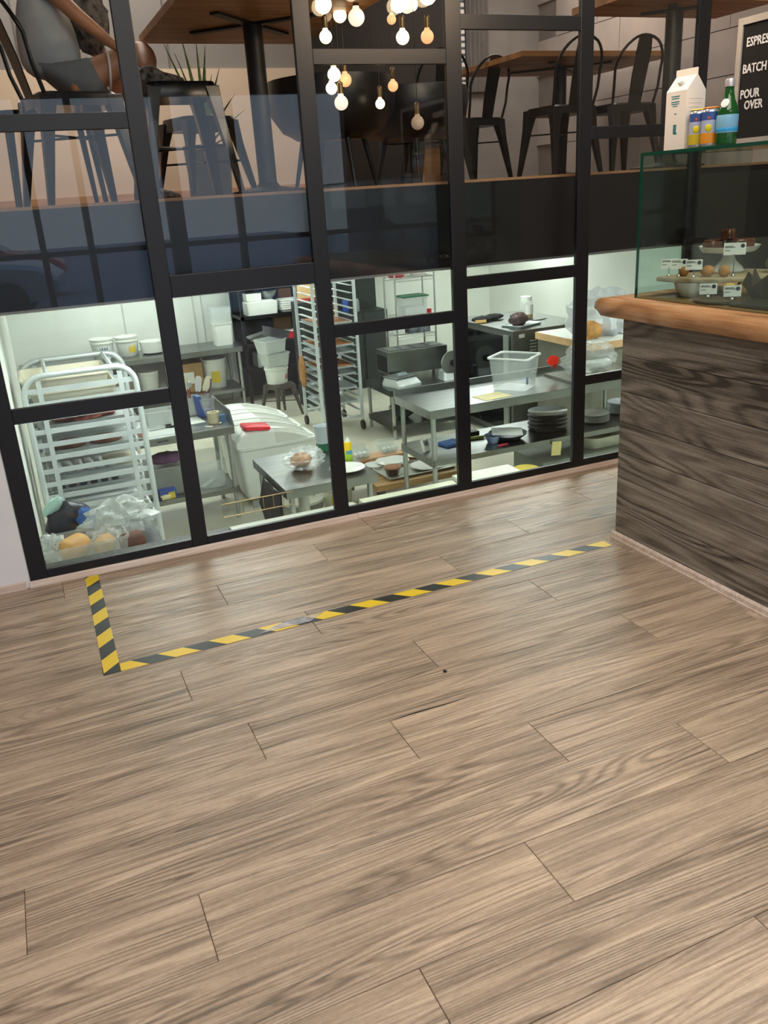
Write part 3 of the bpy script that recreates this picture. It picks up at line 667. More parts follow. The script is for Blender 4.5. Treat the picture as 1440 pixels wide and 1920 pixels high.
# hanging bulbs, built behind the glass in place of their reflection in it
warm = (1.0, .70, .36)
def bulb_mat(n, col, e): return mat(n, col, .25, 0, .02, emit=e, ecol=col)
m_lit = bulb_mat('bulb_lit', (1.0, .80, .50), 3.2); m_white = bulb_mat('bulb_white', (1.0, .83, .66), 1.0); m_amber = bulb_mat('bulb_amber', (1.0, .50, .24), .9)
m_dim = bulb_mat('bulb_dim', (.55, .42, .30), .25)  # a faint glow is put into the unlit globes as well
brass = mat('brass_socket', '#7c6a4c', .35, .8, .1)
defs = [(1.908, 2.352, .040, 1, 'pale round unlit bulb, the largest of the upper left cluster'), (1.743, 2.356, .026, 3, 'clear bulb at the far left of the upper cluster'), (1.817, 2.360, .034, 0, 'glowing round bulb touching the pale one, upper left cluster'),
        (1.731, 2.262, .031, 0, 'glowing bulb hanging just above the bronze crossbar on the left'), (2.200, 2.412, .038, 1, 'large pale bulb at the very top right of the cluster'), (2.107, 2.345, .024, 2, 'small amber filament bulb at the top, right of centre'),
        (2.167, 2.262, .034, 0, 'glowing bulb just above the crossbar, right cluster'), (2.313, 2.266, .034, 2, 'orange bulb just above the crossbar, rightmost'), (2.228, 2.415, .033, 0, 'glowing bulb half behind the large pale bulb at the top right'),
        (1.791, 1.954, .036, 1, 'pale round bulb, lowest of the left cluster below the crossbar'), (1.742, 2.024, .030, 0, 'glowing bulb at the lower left of the cluster below the crossbar'), (1.822, 2.062, .034, 2, 'clear amber bulb to the right in the left cluster below the crossbar'),
        (1.762, 2.088, .034, 0, 'glowing round bulb directly under the crossbar, left cluster'), (2.096, 2.030, .028, 2, 'small amber filament bulb below the crossbar, right of centre'), (2.015, 1.945, .026, 0, 'small cone-lit bulb in the middle of the dim pane'),
        (2.234, 1.846, .036, 3, 'dull bronze coloured unlit bulb, lowest on the right')]
for i, (x, z, r, k, lab) in enumerate(defs):
    y = 3.98 + (.13 if i >= 9 else 0) + .045 * (i % 3) + (.09 if i == 8 else 0)
    if i == 0: y = 3.9
    s = y / 4.6; x *= s; r *= .9; z = 1.5 + (z - 1.5) * s
    t = thing('hanging_bulb', lab, 'light bulb', (x, y, z), group='mirrored bulbs built on cords behind the glass')
    m = MB(); m.lathe([(0, -r)] + [(r * math.sin(a), -r * math.cos(a)) for a in [PI * q / 12 for q in range(1, 10)]] + [(r * .42, r * .95), (r * .36, r * 1.3), (0, r * 1.3)], 20)
    m.obj('globe', [m_lit, m_white, m_amber, m_dim][k], t, smooth=60)
    MB().lathe([(r * .42, r * 1.2), (.013, r * 1.35), (.013, r * 1.35 + .04), (.004, r * 1.35 + .05), (0, r * 1.35 + .05)], 12).obj('socket', brass, t, smooth=40)
    MB().tube([(0, 0, r * 1.35 + .045), (.004, .004, (ROOM_Z - z) / 2), (0, 0, ROOM_Z - z - .002)], .0022, 5).obj('cord', blackp, t)
def plight(name, loc, p, col, r=.05):
    l = bpy.data.lights.new(name, 'POINT'); l.energy = p; l.color = col; l.shadow_soft_size = r
    o = bpy.data.objects.new(name, l); o.location = loc; COL.objects.link(o)

# the same bulbs hang on the cafe side, unseen above the view (they warm the posts and show as glints)
for i, (x, y, z) in enumerate(((1.72, 2.70, 2.40), (1.88, 2.74, 2.46), (2.14, 2.70, 2.41), (2.29, 2.74, 2.44))):
    t = thing('hanging_bulb', ['first', 'second', 'third', 'fourth'][i] + ' lit bulb from the left on the cafe side above the view', 'light bulb', (x, y, z), group='cafe side bulbs above the view')
    m = MB(); r = .04; m.lathe([(0, -r)] + [(r * math.sin(a), -r * math.cos(a)) for a in [PI * q / 12 for q in range(1, 10)]] + [(r * .42, r * .95), (r * .36, r * 1.3), (0, r * 1.3)], 20)
    m.obj('globe', bulb_mat('bulb_hot', (1.0, .76, .46), 14), t, smooth=60)
    MB().tube([(0, 0, r * 1.3), (0, 0, ROOM_Z - z - .002)], .0022, 5).obj('cord', blackp, t)
    plight('bulb_boost', (x, y + .06, z), 9, (1, .74, .5), .04)  # point light added beside each globe to warm the posts more

# snake plant
pt = thing('snake_plant', 'tall green spiky leaved plant behind the seated person', 'plant', (1.42, 6.25, ZM))
MB().lathe([(.10, 0), (.14, .02), (.16, .34), (.145, .34), (.135, .30), (0, .29)], 24).obj('pot', mat('dark_pot', '#3a3733', .6), pt, smooth=40)
lf = mat('leaf_green', '#566b3c', .45, 0, .35, 5, stretch=(1, 1, 4))
for i, (dx, dz, w) in enumerate(((-.20, .98, .034), (-.09, 1.02, .04), (.02, 1.00, .04), (.075, .95, .05), (-.14, .90, .03), (.16, .82, .04), (.24, .66, .035), (.30, .56, .03), (.10, .78, .045), (.27, .44, .03))):
    L = []; n = 7
    for k in range(n + 1):
        u = k / n; ww = w * (1 - u ** 2.2) * (.7 + .6 * u * (1 - u)) + .001; x = dx * u ** 1.4; z = .30 + (dz - .30) * u; y = .03 * math.sin(i * 2.4 + u * 2)
        L.append([(x - ww / 2, y - .003, z), (x, y + .004, z), (x + ww / 2, y - .003, z), (x, y + .009, z)])
    MB().loft(L).obj('leaf', lf, pt, smooth=60)

# seated person
def skinned(name, J, E_, m, parent, sub=2, root=0):
    me = bpy.data.meshes.new(name); me.from_pydata([j[:3] for j in J], E_, []); me.update()
    o = link(name, me, parent); md = o.modifiers.new('skin', 'SKIN'); sv = me.skin_vertices[0].data
    for i, j in enumerate(J):
        if len(j) < 4: j = tuple(j) + (.0075 if i == len(J) - 1 else .009,)
        sv[i].radius = (j[3], j[4] if len(j) > 4 else j[3]); sv[i].use_root = (i == root)
    md.use_smooth_shade = True
    s = o.modifiers.new('sub', 'SUBSURF'); s.levels = sub; s.render_levels = sub
    me.materials.append(m); return o
skin_m = mat('skin', '#c08a68', .5, 0, .05, 4)
pe = thing('person', 'person in grey shirt and grey shorts sitting with one foot up on a stool', 'person', (0, 0, 0))
J = [(.42, 4.97, 2.12, .09, .11), (.41, 4.98, 2.28, .085, .10), (.40, 4.98, 2.44, .09, .13), (.42, 4.98, 2.58, .05, .06), (.44, 4.98, 2.66, .05), (.46, 4.98, 2.77, .085, .075), (.47, 4.98, 2.86, .06),
     # near leg up on the stool
     (.50, 4.88, 2.10, .085), (.66, 4.86, 2.16, .075), (.84, 4.84, 2.235, .058), (.835, 4.74, 2.17, .052), (.82, 4.66, 2.105, .034),
     # far leg to the floor
     (.50, 5.06, 2.10, .085), (.68, 5.06, 2.10, .07), (.84, 5.06, 2.08, .056), (.86, 5.08, 1.85, .048), (.85, 5.10, 1.63, .034),
     # near arm
     (.40, 4.82, 2.53, .05), (.47, 4.78, 2.45, .042), (.53, 4.76, 2.38, .038), (.62, 4.78, 2.31, .032), (.69, 4.80, 2.255, .024), (.73, 4.81, 2.235, .022),
     # far arm
     (.40, 5.14, 2.53, .05), (.50, 5.16, 2.38, .038), (.60, 5.12, 2.30, .032), (.70, 5.06, 2.22, .022)]
Ed = [(0, 1), (1, 2), (2, 3), (3, 4), (4, 5), (5, 6), (0, 7), (7, 8), (8, 9), (9, 10), (10, 11), (0, 12), (12, 13), (13, 14), (14, 15), (15, 16), (2, 17), (17, 18), (18, 19), (19, 20), (20, 21), (21, 22), (2, 23), (23, 24), (24, 25), (25, 26)]
body = skinned('body', J, Ed, skin_m, pe)
for s_, (hx, hy, hz) in (('n', (.73, 4.81, 2.235)), ('f', (.71, 5.05, 2.215))):
    for k in range(4):
        a = (k - 1.5) * .018
        skinned('finger', [(hx - .01, hy + a, hz), (hx + .03, hy + a * 1.1, hz - .008), (hx + .052 - abs(k - 1.3) * .005, hy + a * 1.15, hz - .028)], [(0, 1), (1, 2)], skin_m, pe, 1)
    skinned('thumb', [(hx - .02, hy - .018, hz), (hx + .005, hy - .04, hz - .004), (hx + .025, hy - .045, hz - .014)], [(0, 1), (1, 2)], skin_m, pe, 1)
shirt = mat('grey_shirt', '#b9bfc2', .85, 0, .07, 9, .25)
skinned('shirt', [(.415, 4.97, 2.11, .145, .17), (.40, 4.98, 2.30, .14, .165), (.395, 4.98, 2.47, .125, .165), (.42, 4.98, 2.565, .07), (.40, 4.82, 2.53, .07), (.455, 4.785, 2.465, .06), (.40, 5.14, 2.53, .07), (.46, 5.16, 2.44, .06)],
        [(0, 1), (1, 2), (2, 3), (2, 4), (4, 5), (2, 6), (6, 7)], shirt, pe)
skinned('shorts', [(.42, 4.97, 2.19, .13, .155), (.42, 4.97, 2.10, .135, .16), (.52, 4.88, 2.10, .105), (.64, 4.865, 2.145, .108), (.52, 5.06, 2.10, .105), (.66, 5.06, 2.10, .095)],
        [(0, 1), (1, 2), (2, 3), (1, 4), (4, 5)], mat('grey_shorts', '#7b8186', .9, 0, .07, 9, .25), pe)
m = MB(); q = [(.655 + .004 * math.sin(a), 4.862 + .098 * math.cos(a), 2.155 + .098 * math.sin(a)) for a in [2 * PI * i / 20 for i in range(20)]]
m.tube(q, .006, 6, closed=True); m.obj('shorts_hem', paper, pe, smooth=60, label='white hem')
shoe = mat('patterned_knit', '#6d6663', .85, 0, .5, 45, .3)
m = MB(); L = []
for x, w, h, z in ((.755, .05, .05, 2.053), (.78, .07, .085, 2.051), (.83, .075, .09, 2.051), (.88, .085, .06, 2.051), (.94, .085, .045, 2.051), (.975, .05, .03, 2.052)):
    L.append([(x, 4.62 + w / 2 * math.cos(a), z + h / 2 + h / 2 * math.sin(a)) for a in [2 * PI * i / 14 for i in range(14)]])
m.loft(L); m.obj('shoe', shoe, pe, smooth=60)
m = MB(); m.loft([[(p[0], p[1] + .48, p[2] - 2.05 + ZM) for p in l] for l in L]); m.obj('shoe', shoe, pe, smooth=60)
m = MB(); blob(m, .445, 4.98, 2.83, .10, .095, .10, 2, .1, 16, 10); m.obj('hair', mat('brown_hair', '#3b2a20', .7, 0, .2, 30), pe, smooth=60)
for dy in (-.032, .032): 
    m = MB(); blob(m, .538, 4.98 + dy, 2.785, .008, .012, .009, 1, 0); m.obj('eye', paper, pe, smooth=60)
m = MB(); blob(m, .548, 4.98, 2.755, .016, .012, .02, 1, 0); m.obj('nose', skin_m, pe, smooth=60)
m = MB(); blob(m, .536, 4.98, 2.722, .008, .024, .006, 1, 0); m.obj('mouth', mat('lip', '#9c5a4c', .5), pe, smooth=60)
m = MB(); blob(m, 0, 0, 0, .10, .09, .15, 6, .3, 18, 12); m.obj('patterned_bag', mat('patterned_cloth', '#6f6b66', .9, 0, .6, 30, .3), None, (.62, 5.02, 2.40), smooth=60, label='mottled grey cloth bag in the lap of the seated person', cat='bag')
# bench the person sits on
bn = thing('padded_bench', 'dark bench the grey-clad person sits on', 'bench', (.33, 5.02, ZM))
MB().loft([rrect(.46, .50, .05, z) for z in (.39, .43)] + [rrect(.44, .48, .05, .445)]).obj('seat', blk_ch, bn, smooth=40)
for x in (-.18, .18):
    for y in (-.2, .2): MB().tube([(x, y, .40), (x * 1.15, y * 1.1, 0)], .018, 8, r1=.012).obj('leg', blk_ch, bn, smooth=60)

# ================================================================ KITCHEN
ORD = ['first', 'second', 'third', 'fourth', 'fifth', 'sixth', 'seventh', 'eighth', 'ninth', 'tenth', 'eleventh', 'twelfth', 'thirteenth', 'fourteenth']
def settle(before, b0, b1, s):
    # put a finished group of loose things down on its table at real size
    for o in [o for o in bpy.data.objects if o.parent is None and o not in before]:
        o.location = Vector(b1) + s * (Vector(o.location) - Vector(b0)); o.scale = Vector(o.scale) * s
def work_table(x0, x1, y0, y1, zt, zs, label, th=.035, apron=.07, splash=None, legs=True, m=None, name='work_table', shelf=True, wheel=False):
    m = m or steel; cx, cy = (x0 + x1) / 2, (y0 + y1) / 2; w, d = x1 - x0, y1 - y0
    t = thing(name, label, 'table', (cx, cy, ZK)); h = zt - ZK
    b = MB(); b.box(-w / 2, w / 2, -d / 2, d / 2, h - .006, h)
    b.box(-w / 2, w / 2, -d / 2, -d / 2 + .004, h - apron, h - .006); b.box(-w / 2, w / 2, d / 2 - .004, d / 2, h - apron, h - .006)
    b.box(-w / 2, -w / 2 + .004, -d / 2, d / 2, h - apron, h - .006); b.box(w / 2 - .004, w / 2, -d / 2, d / 2, h - apron, h - .006)
    b.obj('tabletop', m, t, bevel=.002)
    if splash == 'back': MB().box(-w / 2, w / 2, d / 2 - .002, d / 2 + .012, h - .02, h + .045).obj('upstand', m, t)
    if splash == 'right': MB().loft([[(w / 2 - .012, y, z) for y, z in ((-d / 2, h), (d / 2, h), (d / 2, h + .13), (-d / 2 + .10, h + .13), (-d / 2, h + .02))], [(w / 2, y, z) for y, z in ((-d / 2, h), (d / 2, h), (d / 2, h + .13), (-d / 2 + .10, h + .13), (-d / 2, h + .02))]]).obj('side_splash', m, t)
    if shelf:
        hs = zs - ZK; b = MB(); b.box(-w / 2 + .03, w / 2 - .03, -d / 2 + .02, d / 2 - .02, hs - .006, hs); b.box(-w / 2 + .03, w / 2 - .03, -d / 2 + .02, -d / 2 + .024, hs - .045, hs - .006)
        b.box(-w / 2 + .03, -w / 2 + .034, -d / 2 + .02, d / 2 - .02, hs - .06, hs - .006); b.obj('undershelf', m, t)
    for sx_ in (-1, 1):
        for sy_ in (-1, 1):
            MB().tube([(sx_ * (w / 2 - .05), sy_ * (d / 2 - .05), 0.0), (sx_ * (w / 2 - .05), sy_ * (d / 2 - .05), h - .008)], .021, 14).obj('leg', galv, t, smooth=50)
    return t
ZT8 = ZK + .88
work_table(-.08, 1.59, 7.28, 8.00, -.37, -.95, 'steel prep table left of the white ingredient bin', splash='right')
work_table(-.10, 2.78, 11.55, 12.30, -.37, -.95, 'long steel table against the back wall carrying white tubs')
work_table(1.52, 2.235, 5.53, 6.44, -.45, -.98, 'small steel table with a bagged loaf and white plate', shelf=False)
work_table(2.819, 5.02, 5.803, 6.482, -.127, -.549, 'long steel table on the right stacked with plates below', splash='back')
work_table(3.78, 4.84, 8.80, 9.62, -.65, -1.08, 'low dark steel stand holding the kitchen scale', m=mat('dark_steel', '#4c504f', .3, .8, .12))
text('MIDLAND', .022, ink, None, (.905, 7.277, -.412), (PI / 2, 0, 0), bold=.001, label='maker lettering on the edge of the prep table', cat='lettering')

# sheet pans and racks
def pan_mesh(mb, w=.64, d=.44, h=.025, z=0):
    a = rrect(w - .03, d - .03, .02, z + .001); b = rrect(w - .006, d - .006, .02, z + h); c = rrect(w, d, .022, z + h); e = rrect(w - .010, d - .010, .02, z + h + .001); g = rrect(w - .034, d - .034, .02, z + .003)
    return mb.loft([a, b, c, e, g])
pan_me = None
def sheet_pan(loc, label, rz=0, w=.64, d=.44, group=None, name='sheet_pan'):
    m = MB(); pan_mesh(m, w, d); return m.obj(name, alum, None, loc, (0, 0, rz), smooth=35, label=label, cat='baking tray', group=group)
def near_rack():
    t = thing('pan_rack', 'tall white aluminium tray rack with rounded top at the left', 'rack', (.305, 6.28, ZK))
    w, d, H = .72, .66, 1.76
    for s in (-1, 1):
        y = s * d / 2; r = .13; P = [(-w / 2, y, .12), (-w / 2, y, H - r)] + [(-w / 2 + r - r * math.cos(a), y, H - r + r * math.sin(a)) for a in [PI / 2 * i / 6 for i in range(1, 7)]]
        P += [(w / 2 - r + r * math.sin(a), y, H - r + r * math.cos(a)) for a in [PI / 2 * i / 6 for i in range(0, 7)]] + [(w / 2, y, .12)]
        b = MB()
        b.tube(P, .02, 8); b.obj('side_frame', alum, t, smooth=60)
        for x in (-w / 2 + .10, w / 2 - .10): MB().box(x - .016, x + .016, y - .008, y + .008, .14, H - .03).obj('upright', alum, t)
        for k in range(17):
            z = H - .115 - k * .092
            b = MB(); b.box(-w / 2 + .01, w / 2 - .01, y - .004, y + .004, z, z + .034); b.box(-w / 2 + .01, w / 2 - .01, y - (.035 if s > 0 else 0), y + (.035 if s < 0 else 0), z, z + .004)
            b.obj('runner', alum, t)
    for x in (-w / 2 + .16, w / 2 - .14): MB().tube([(x, -d / 2, H), (x, d / 2, H)], .014, 8).obj('top_bar', alum, t, smooth=60)
    for x in (-w / 2, w / 2):
        for z in (.14, .62): MB().tube([(x, -d / 2, z), (x, d / 2, z)], .014, 8).obj('tie_bar', alum, t, smooth=60)
        for y in (-d / 2, d / 2):
            c = MB(); c.lathe([(.05, -.014), (.05, .014)], 18, M=Matrix.Translation((x, y, .05)) @ Matrix.Rotation(PI / 2, 4, 'X')); co = c.obj('caster', blackp, t, smooth=40)
            MB().tube([(x, y, .04), (x, y, .13)], .012, 6).obj('caster_stem', steel, co)
    return t
near_rack()
RX, RY, RZ = .305, 6.28, ZK
def slot(k): return ZK + 1.76 - .115 - k * .092 + .0045
cream = mat('cream_tub', '#e9e4cf', .4, 0, .03)
for k, x, lab in ((0, .22, 'upper shallow cream tub on the top runners of the tray rack'), (1, .26, 'lower shallow cream tub just under the top one in the tray rack')):
    m = MB(); tub(m, .56, .50, .075, .005, .95, .03, .008); m.obj('dough_tub', cream, None, (x, RY, slot(k)), smooth=40, label=lab, cat='tub')
def baked(n, mt, cx, cy, z, rx, ry, rz_, lab, cat, grp=None, k=1):
    for i in range(n):
        a = random.Random(i + int(z * 1000)); m = MB(); blob(m, 0, 0, 0, rx, ry, rz_, i, .2, 14, 8, 4)
        m.obj(cat.replace(' ', '_'), mt, None, (cx + (i - (n - 1) / 2) * rx * 1.9, cy + a.uniform(-.02, .02), z + rz_ * .8), smooth=60, label=lab if isinstance(lab, str) else lab[i], cat=cat, group=grp)
meat = mat('red_topping', '#a8543c', .5, 0, .4, 20, .3); brownc = mat('brown_cake', '#7a4a34', .7, 0, .3, 12, .2)
for k, lab in ((3, 'tray of red topped bake near the crossbar'), (5, 'tray with two flat brown rounds in the rack'), (7, 'tray of white packets in the middle of the rack'), (8, 'tray of dark lidded cups in the rack'), (10, 'empty tray low in the white rack'), (12, 'lowest empty tray in the white rack')):
    sheet_pan((RX, RY, slot(k) + .001), lab)
m = MB(); blob(m, 0, 0, 0, .24, .16, .03, 4, .35, 20, 8, 6); m.obj('topped_flatbread', meat, None, (RX, RY, slot(3) + .032), smooth=60, label='red topped flatbread on the high tray of the rack', cat='flatbread')
for x, lab in ((.17, 'left flat brown round on the rack tray'), (.42, 'right flat brown round on the rack tray')):
    m = MB(); m.lathe([(.11, 0), (.12, .01), (.10, .03), (0, .035)], 24); m.obj('cake_round', brownc, None, (x, RY - .02, slot(5) + .005), smooth=50, label=lab, cat='cake')
pack = mat('white_packet', '#c9cdd2', .4, 0, .1, 12)
for i in range(6):
    m = MB(); m.loft([rrect(.06, .20, .015, z) for z in (0, .035)] + [rrect(.045, .18, .015, .045)]); m.obj('packet', pack, None, (.06 + i * .072, RY, slot(7) + .006), (0, 0, .06 * (i % 2)), smooth=50, label=ORD[i] + ' pale packet from the left on the middle rack tray', cat='packet', group='row of pale packets on the rack tray')
for i in range(6):
    m = MB(); m.lathe([(.024, 0), (.03, .04), (.031, .045), (0, .047)], 16); m.obj('lidded_cup', mat('dark_cup', '#5a5f68', .4), None, (.06 + i * .074, RY - .12, slot(8) + .006), smooth=50, label=ORD[i] + ' small dark cup from the left on the rack tray', cat='cup', group='row of dark cups on the rack tray')
m = MB(); m.loft([rrect(.22, .16, .03, 0), rrect(.25, .18, .03, .045), rrect(.20, .13, .03, .06)]); m.obj('wrapped_loaf', mat('pale_dough', '#ddd6bd', .6), None, (.50, RY, slot(7) + .006), smooth=50, label='pale wrapped block at the right of the packet row', cat='dough')
pk = mat('pink_item', '#c98f78', .6, 0, .2)
m = MB(); blob(m, 0, 0, 0, .05, .045, .04, 3, .1); m.obj('mitt', pk, None, (.80, 7.42, -.33), smooth=60, label='small pinkish orange lump on the prep table behind the rack post', cat='food')

def far_rack():
    t = thing('pan_rack', 'tall white tray rack full of brown bakes in the middle distance', 'rack', (3.44, 9.86, ZK))
    w, d, H = .52, .66, 1.82
    for sx_ in (-1, 1):
        for sy_ in (-1, 1):
            MB().box(sx_ * w / 2 - .016, sx_ * w / 2 + .016, sy_ * d / 2 - .016, sy_ * d / 2 + .016, .13, H).obj('post', alum, t)
            c = MB(); c.lathe([(.058, -.015), (.058, .015)], 18, M=Matrix.Translation((sx_ * w / 2, sy_ * d / 2, .058)) @ Matrix.Rotation(PI / 2, 4, 'Y')); co = c.obj('caster', blackp, t, smooth=40)
            MB().tube([(sx_ * w / 2, sy_ * d / 2, .06), (sx_ * w / 2, sy_ * d / 2, .14)], .012, 6).obj('caster_stem', steel, co)
        for k in range(18):
            z = H - .07 - k * .088; x = sx_ * (w / 2 - .016)
            MB().box(min(x, x - sx_ * .045), max(x, x - sx_ * .045), -d / 2 - .01, d / 2 + .01, z, z + .005).add([], []).obj('runner', alum, t)
    for z in (.16, H - .02):
        for y in (-d / 2, d / 2): MB().box(-w / 2, w / 2, y - .014, y + .014, z, z + .028).obj('cross_rail', alum, t)
    for x in (-.12, 0, .12): MB().tube([(x, -d / 2, .17), (x, d / 2, .17)], .006, 6).obj('base_wire', alum, t)
    return t
far_rack()
bake = mat('orange_brown_bake', '#9a6437', .75, 0, .45, 22, .3)
for k, full in ((5, 1), (8, 1), (9, 0), (11, 1), (12, 0), (14, 0), (16, 0)):
    z = ZK + 1.82 - .07 - k * .088 + .0055
    sheet_pan((3.44, 9.86, z), ['', '', '', '', '', 'topmost filled tray of the far rack', '', '', 'second filled tray of the far rack', 'empty tray under the second bake in the far rack', '', 'third filled tray of the far rack', 'empty tray under the third bake of the far rack', '', 'dark empty tray low in the far rack', '', 'lowest tray of the far rack'][k], 0, .46, .64)
    if full:
        m = MB(); pa = rrect(.42, .60, .02, 0); m.loft([pa, rrect(.42, .60, .02, .02), rrect(.39, .57, .02, .026)])
        m.obj('slab_bake', bake, None, (3.44, 9.86, z + .004), smooth=40, label=['top', 'second', 'third'][(5, 8, 11).index(k)] + ' orange brown slab of baking in the far rack', cat='bake')
blob(MB(), 0, 0, 0, .035, .12, .20, 3, .15).obj('oven_mitt', mat('tan_cloth', '#a8783f', .9, 0, .2, 14), None, (3.12, 9.98, -.52), smooth=60, label='long tan oven mitt hanging on the left side of the far rack', cat='mitt')

# ingredient bins
def ing_bin(loc, rz, label, scoop, L=.74, W_=.40):
    t = thing('ingredient_bin', label, 'bin', loc, rz)
    b = MB(); loops = []
    for z, k in ((.10, .86), (.16, .90), (.55, 1.0), (.60, 1.0)): loops.append(rrect(W_ * k, L * k, .05, z))
    b.loft(loops); b.obj('bin_body', white_pl, t, smooth=40)
    b = MB(); b.loft([rrect(W_ + .03, L + .03, .055, z) for z in (.585, .615)]); b.obj('rim', white_pl, t, smooth=40)
    def prof(u):
        return .605 + .145 * (1 - max(0, (u - .30) / .70) ** 2) * min(1, .55 + u * 6)
    def dome(y0, y1, name, m):
        q = MB(); n = 9; A = []
        for i in range(n + 1):
            y = y0 + (y1 - y0) * i / n; z = prof((y + L / 2) / L)
            A.append([(-W_ / 2 - .01, y, .612), (-W_ / 2 + .0, y, z - .02), (-W_ / 2 + .03, y, z), (W_ / 2 - .03, y, z), (W_ / 2, y, z - .02), (W_ / 2 + .01, y, .612)])
        lo = q.loft(A).obj(name, m, t, smooth=35)
        for x in (-W_ / 2 + .055, W_ / 2 - .055): MB().tube([(x, p[2][1], p[2][2] + .003) for p in A], .008, 6).obj('lid_rib', white_pl, lo, smooth=60)
    dome(-L / 2 - .01, -.02, 'lid_front', white_pl); dome(-.02, L / 2 + .01, 'lid_back', mat('milky_lid', '#d3d6cc', .2, 0, .03))
    if scoop: MB().loft([rrect(.25, .20, .03, 0), rrect(.25, .20, .03, .03), rrect(.21, .16, .03, .036)]).obj('scoop_door', mat('bright_red', '#e8182c', .35), t, (W_ / 2 - .115, -L / 2 + .21, .757), (0, .13, PI / 2), smooth=40)
    for x in (-W_ * .33, W_ * .33):
        for y in (-L * .33, L * .33):
            c = MB(); c.lathe([(.04, -.013), (.04, .013)], 16, M=Matrix.Translation((x, y, .041)) @ Matrix.Rotation(PI / 2, 4, 'Y')); co = c.obj('caster', grey_pl, t, smooth=40)
            MB().tube([(x, y, .06), (x, y, .13)], .014, 8).obj('caster_stem', steel, co)
    return t
ing_bin((2.015, 7.64, ZK), -PI / 2, 'white wheeled ingredient bin with red scoop door', True, .76, .40)
ing_bin((2.015, 8.10, ZK), -PI / 2, 'white ingredient bin with milky lid, middle of the three', False, .76, .38)
ing_bin((2.015, 8.54, ZK), -PI / 2, 'white ingredient bin farthest back of the three', False, .76, .38)

# bits on the prep table
def bucket(loc, r, h, label, band=None, lid=True, m=None, name='bucket', cat='bucket', alpha=None):
    t = thing(name, label, cat, loc, 0)
    MB().lathe([(r * .86, 0), (r * .88, .005), (r * .985, h - .05), (r * 1.05, h - .05), (r * 1.05, h - .035), (r * .99, h - .035), (r, h), (r * .95, h), (r * .84, .01), (0, .01)], 28).obj('body', m or white_pl, t, smooth=40)
    if lid: MB().lathe([(r * 1.05, h - .005), (r * 1.06, h + .012), (r * .97, h + .016), (r * .95, h + .006), (0, h + .006)], 28).obj('lid', m or white_pl, t, smooth=40)
    if band:
        b = MB(); n = 14; a0, a1 = band[1], band[2]; rr = lambda z: r * (.88 + .105 * z / h) + .0015
        b.v = [(rr(z) * math.cos(a0 + (a1 - a0) * i / n), rr(z) * math.sin(a0 + (a1 - a0) * i / n), z) for z in (h * .22, h * .62) for i in range(n + 1)]
        b.f = [(i, i + 1, n + 2 + i, n + 1 + i) for i in range(n)]; b.obj('label', band[0], t, smooth=60)
    return t
tt = ZT8 + .0005
sq = thing('tool_tub', 'clear square tub of tools on the prep table corner', 'tub', (1.47, 7.86, tt), .2)
m = MB(); tub(m, .155, .155, .17, .003, .72, .02); m.obj('tub_body', clear, sq, smooth=40)
MB().cbox(-.055, .0, .005, .03, .12, .20).obj('divider', blue_pl, sq, rot=(0, -.1, 0))
MB().cbox(.02, 0, .005, .09, .09, .05).obj('contents', mat('lavender_contents', '#8f8ab5', .5), sq)
MB().bar((1.50, 7.86, tt + .03), (1.56, 7.88, tt + .33), .012, .012).obj('brush_handle', mat('mauve', '#7d5c72', .5), None, label='thin mauve handle sticking out of the clear tool tub', cat='utensil')
hold = thing('utensil_holder', 'container crowded with spatulas and spoons behind the clear tool tub', 'utensil holder', (1.36, 7.98, tt))
MB().lathe([(.07, 0), (.08, .17), (.074, .17), (.066, .01), (0, .01)], 20).obj('holder_body', frost, hold, smooth=40)
ivory = mat('ivory_rubber', '#e8e2c4', .5, 0, .03)
def spat(x, y, z, lean, mt, lab, w=.06):
    t = thing('spatula', lab, 'utensil', (x, y, z), 0, rot=(lean[1], lean[0], 0))
    MB().bar((0, 0, 0), (0, 0, .22), .012, .008).obj('handle', mat('red_handle', '#8d2b2b', .5), t)
    MB().loft([[(-w / 2 + i, -.004, zz), (w / 2 - i, -.004, zz), (w / 2 - i, .004, zz), (-w / 2 + i, .004, zz)] for zz, i in ((.21, .01), (.24, 0), (.34, 0), (.36, .015))]).obj('blade', mt, t)
spat(1.37, 7.985, tt + .03, (-.12, .05), ivory, 'tall ivory rubber spatula, leftmost in the utensil holder')
spat(1.40, 7.97, tt + .0, (.18, .0), white_cer, 'white rubber spatula standing right of the ivory one')
spat(1.42, 7.96, tt - .04 + .05, (.45, -.2), ivory, 'ivory spatula leaning low to the right in the holder')
for i, (a, b_) in enumerate(((-.3, .1), (-.12, -.2), (.02, .1))):
    t = thing('spoon', ['steel spoon leaning left in the utensil holder', 'steel spoon in the middle of the utensil holder', 'upright steel spoon at the back of the utensil holder'][i], 'utensil', (1.36, 7.98, tt + .03), rot=(b_, a, 0))
    MB().tube([(0, 0, 0), (0, 0, .23)], .005, 6).obj('handle', mat('wood_handle', '#8a4a30', .6), t); m = MB(); blob(m, 0, 0, .26, .022, .008, .035, 2, 0); m.obj('bowl', steel_lt, t, smooth=60)
roll = thing('masking_tape', 'roll of cream masking tape on the prep table corner', 'tape roll', (1.465, 7.52, tt))
MB().lathe([(.055, 0), (.055, .05), (.038, .05), (.038, 0)], 28).obj('roll', mat('masking', '#d9cfa9', .6), roll, smooth=40)
MB().lathe([(.0555, .051), (.0555, .098), (.040, .098), (.040, .051)], 28).obj('roll', mat('masking', '#d9cfa9', .6), roll, smooth=40)
MB().cbox(0, 0, 0, .34, .26, .0012).obj('paper_sheet', paper, None, (1.22, 7.70, tt), (0, 0, .1), label='white paper sheet on the prep table under the clear tub', cat='paper')
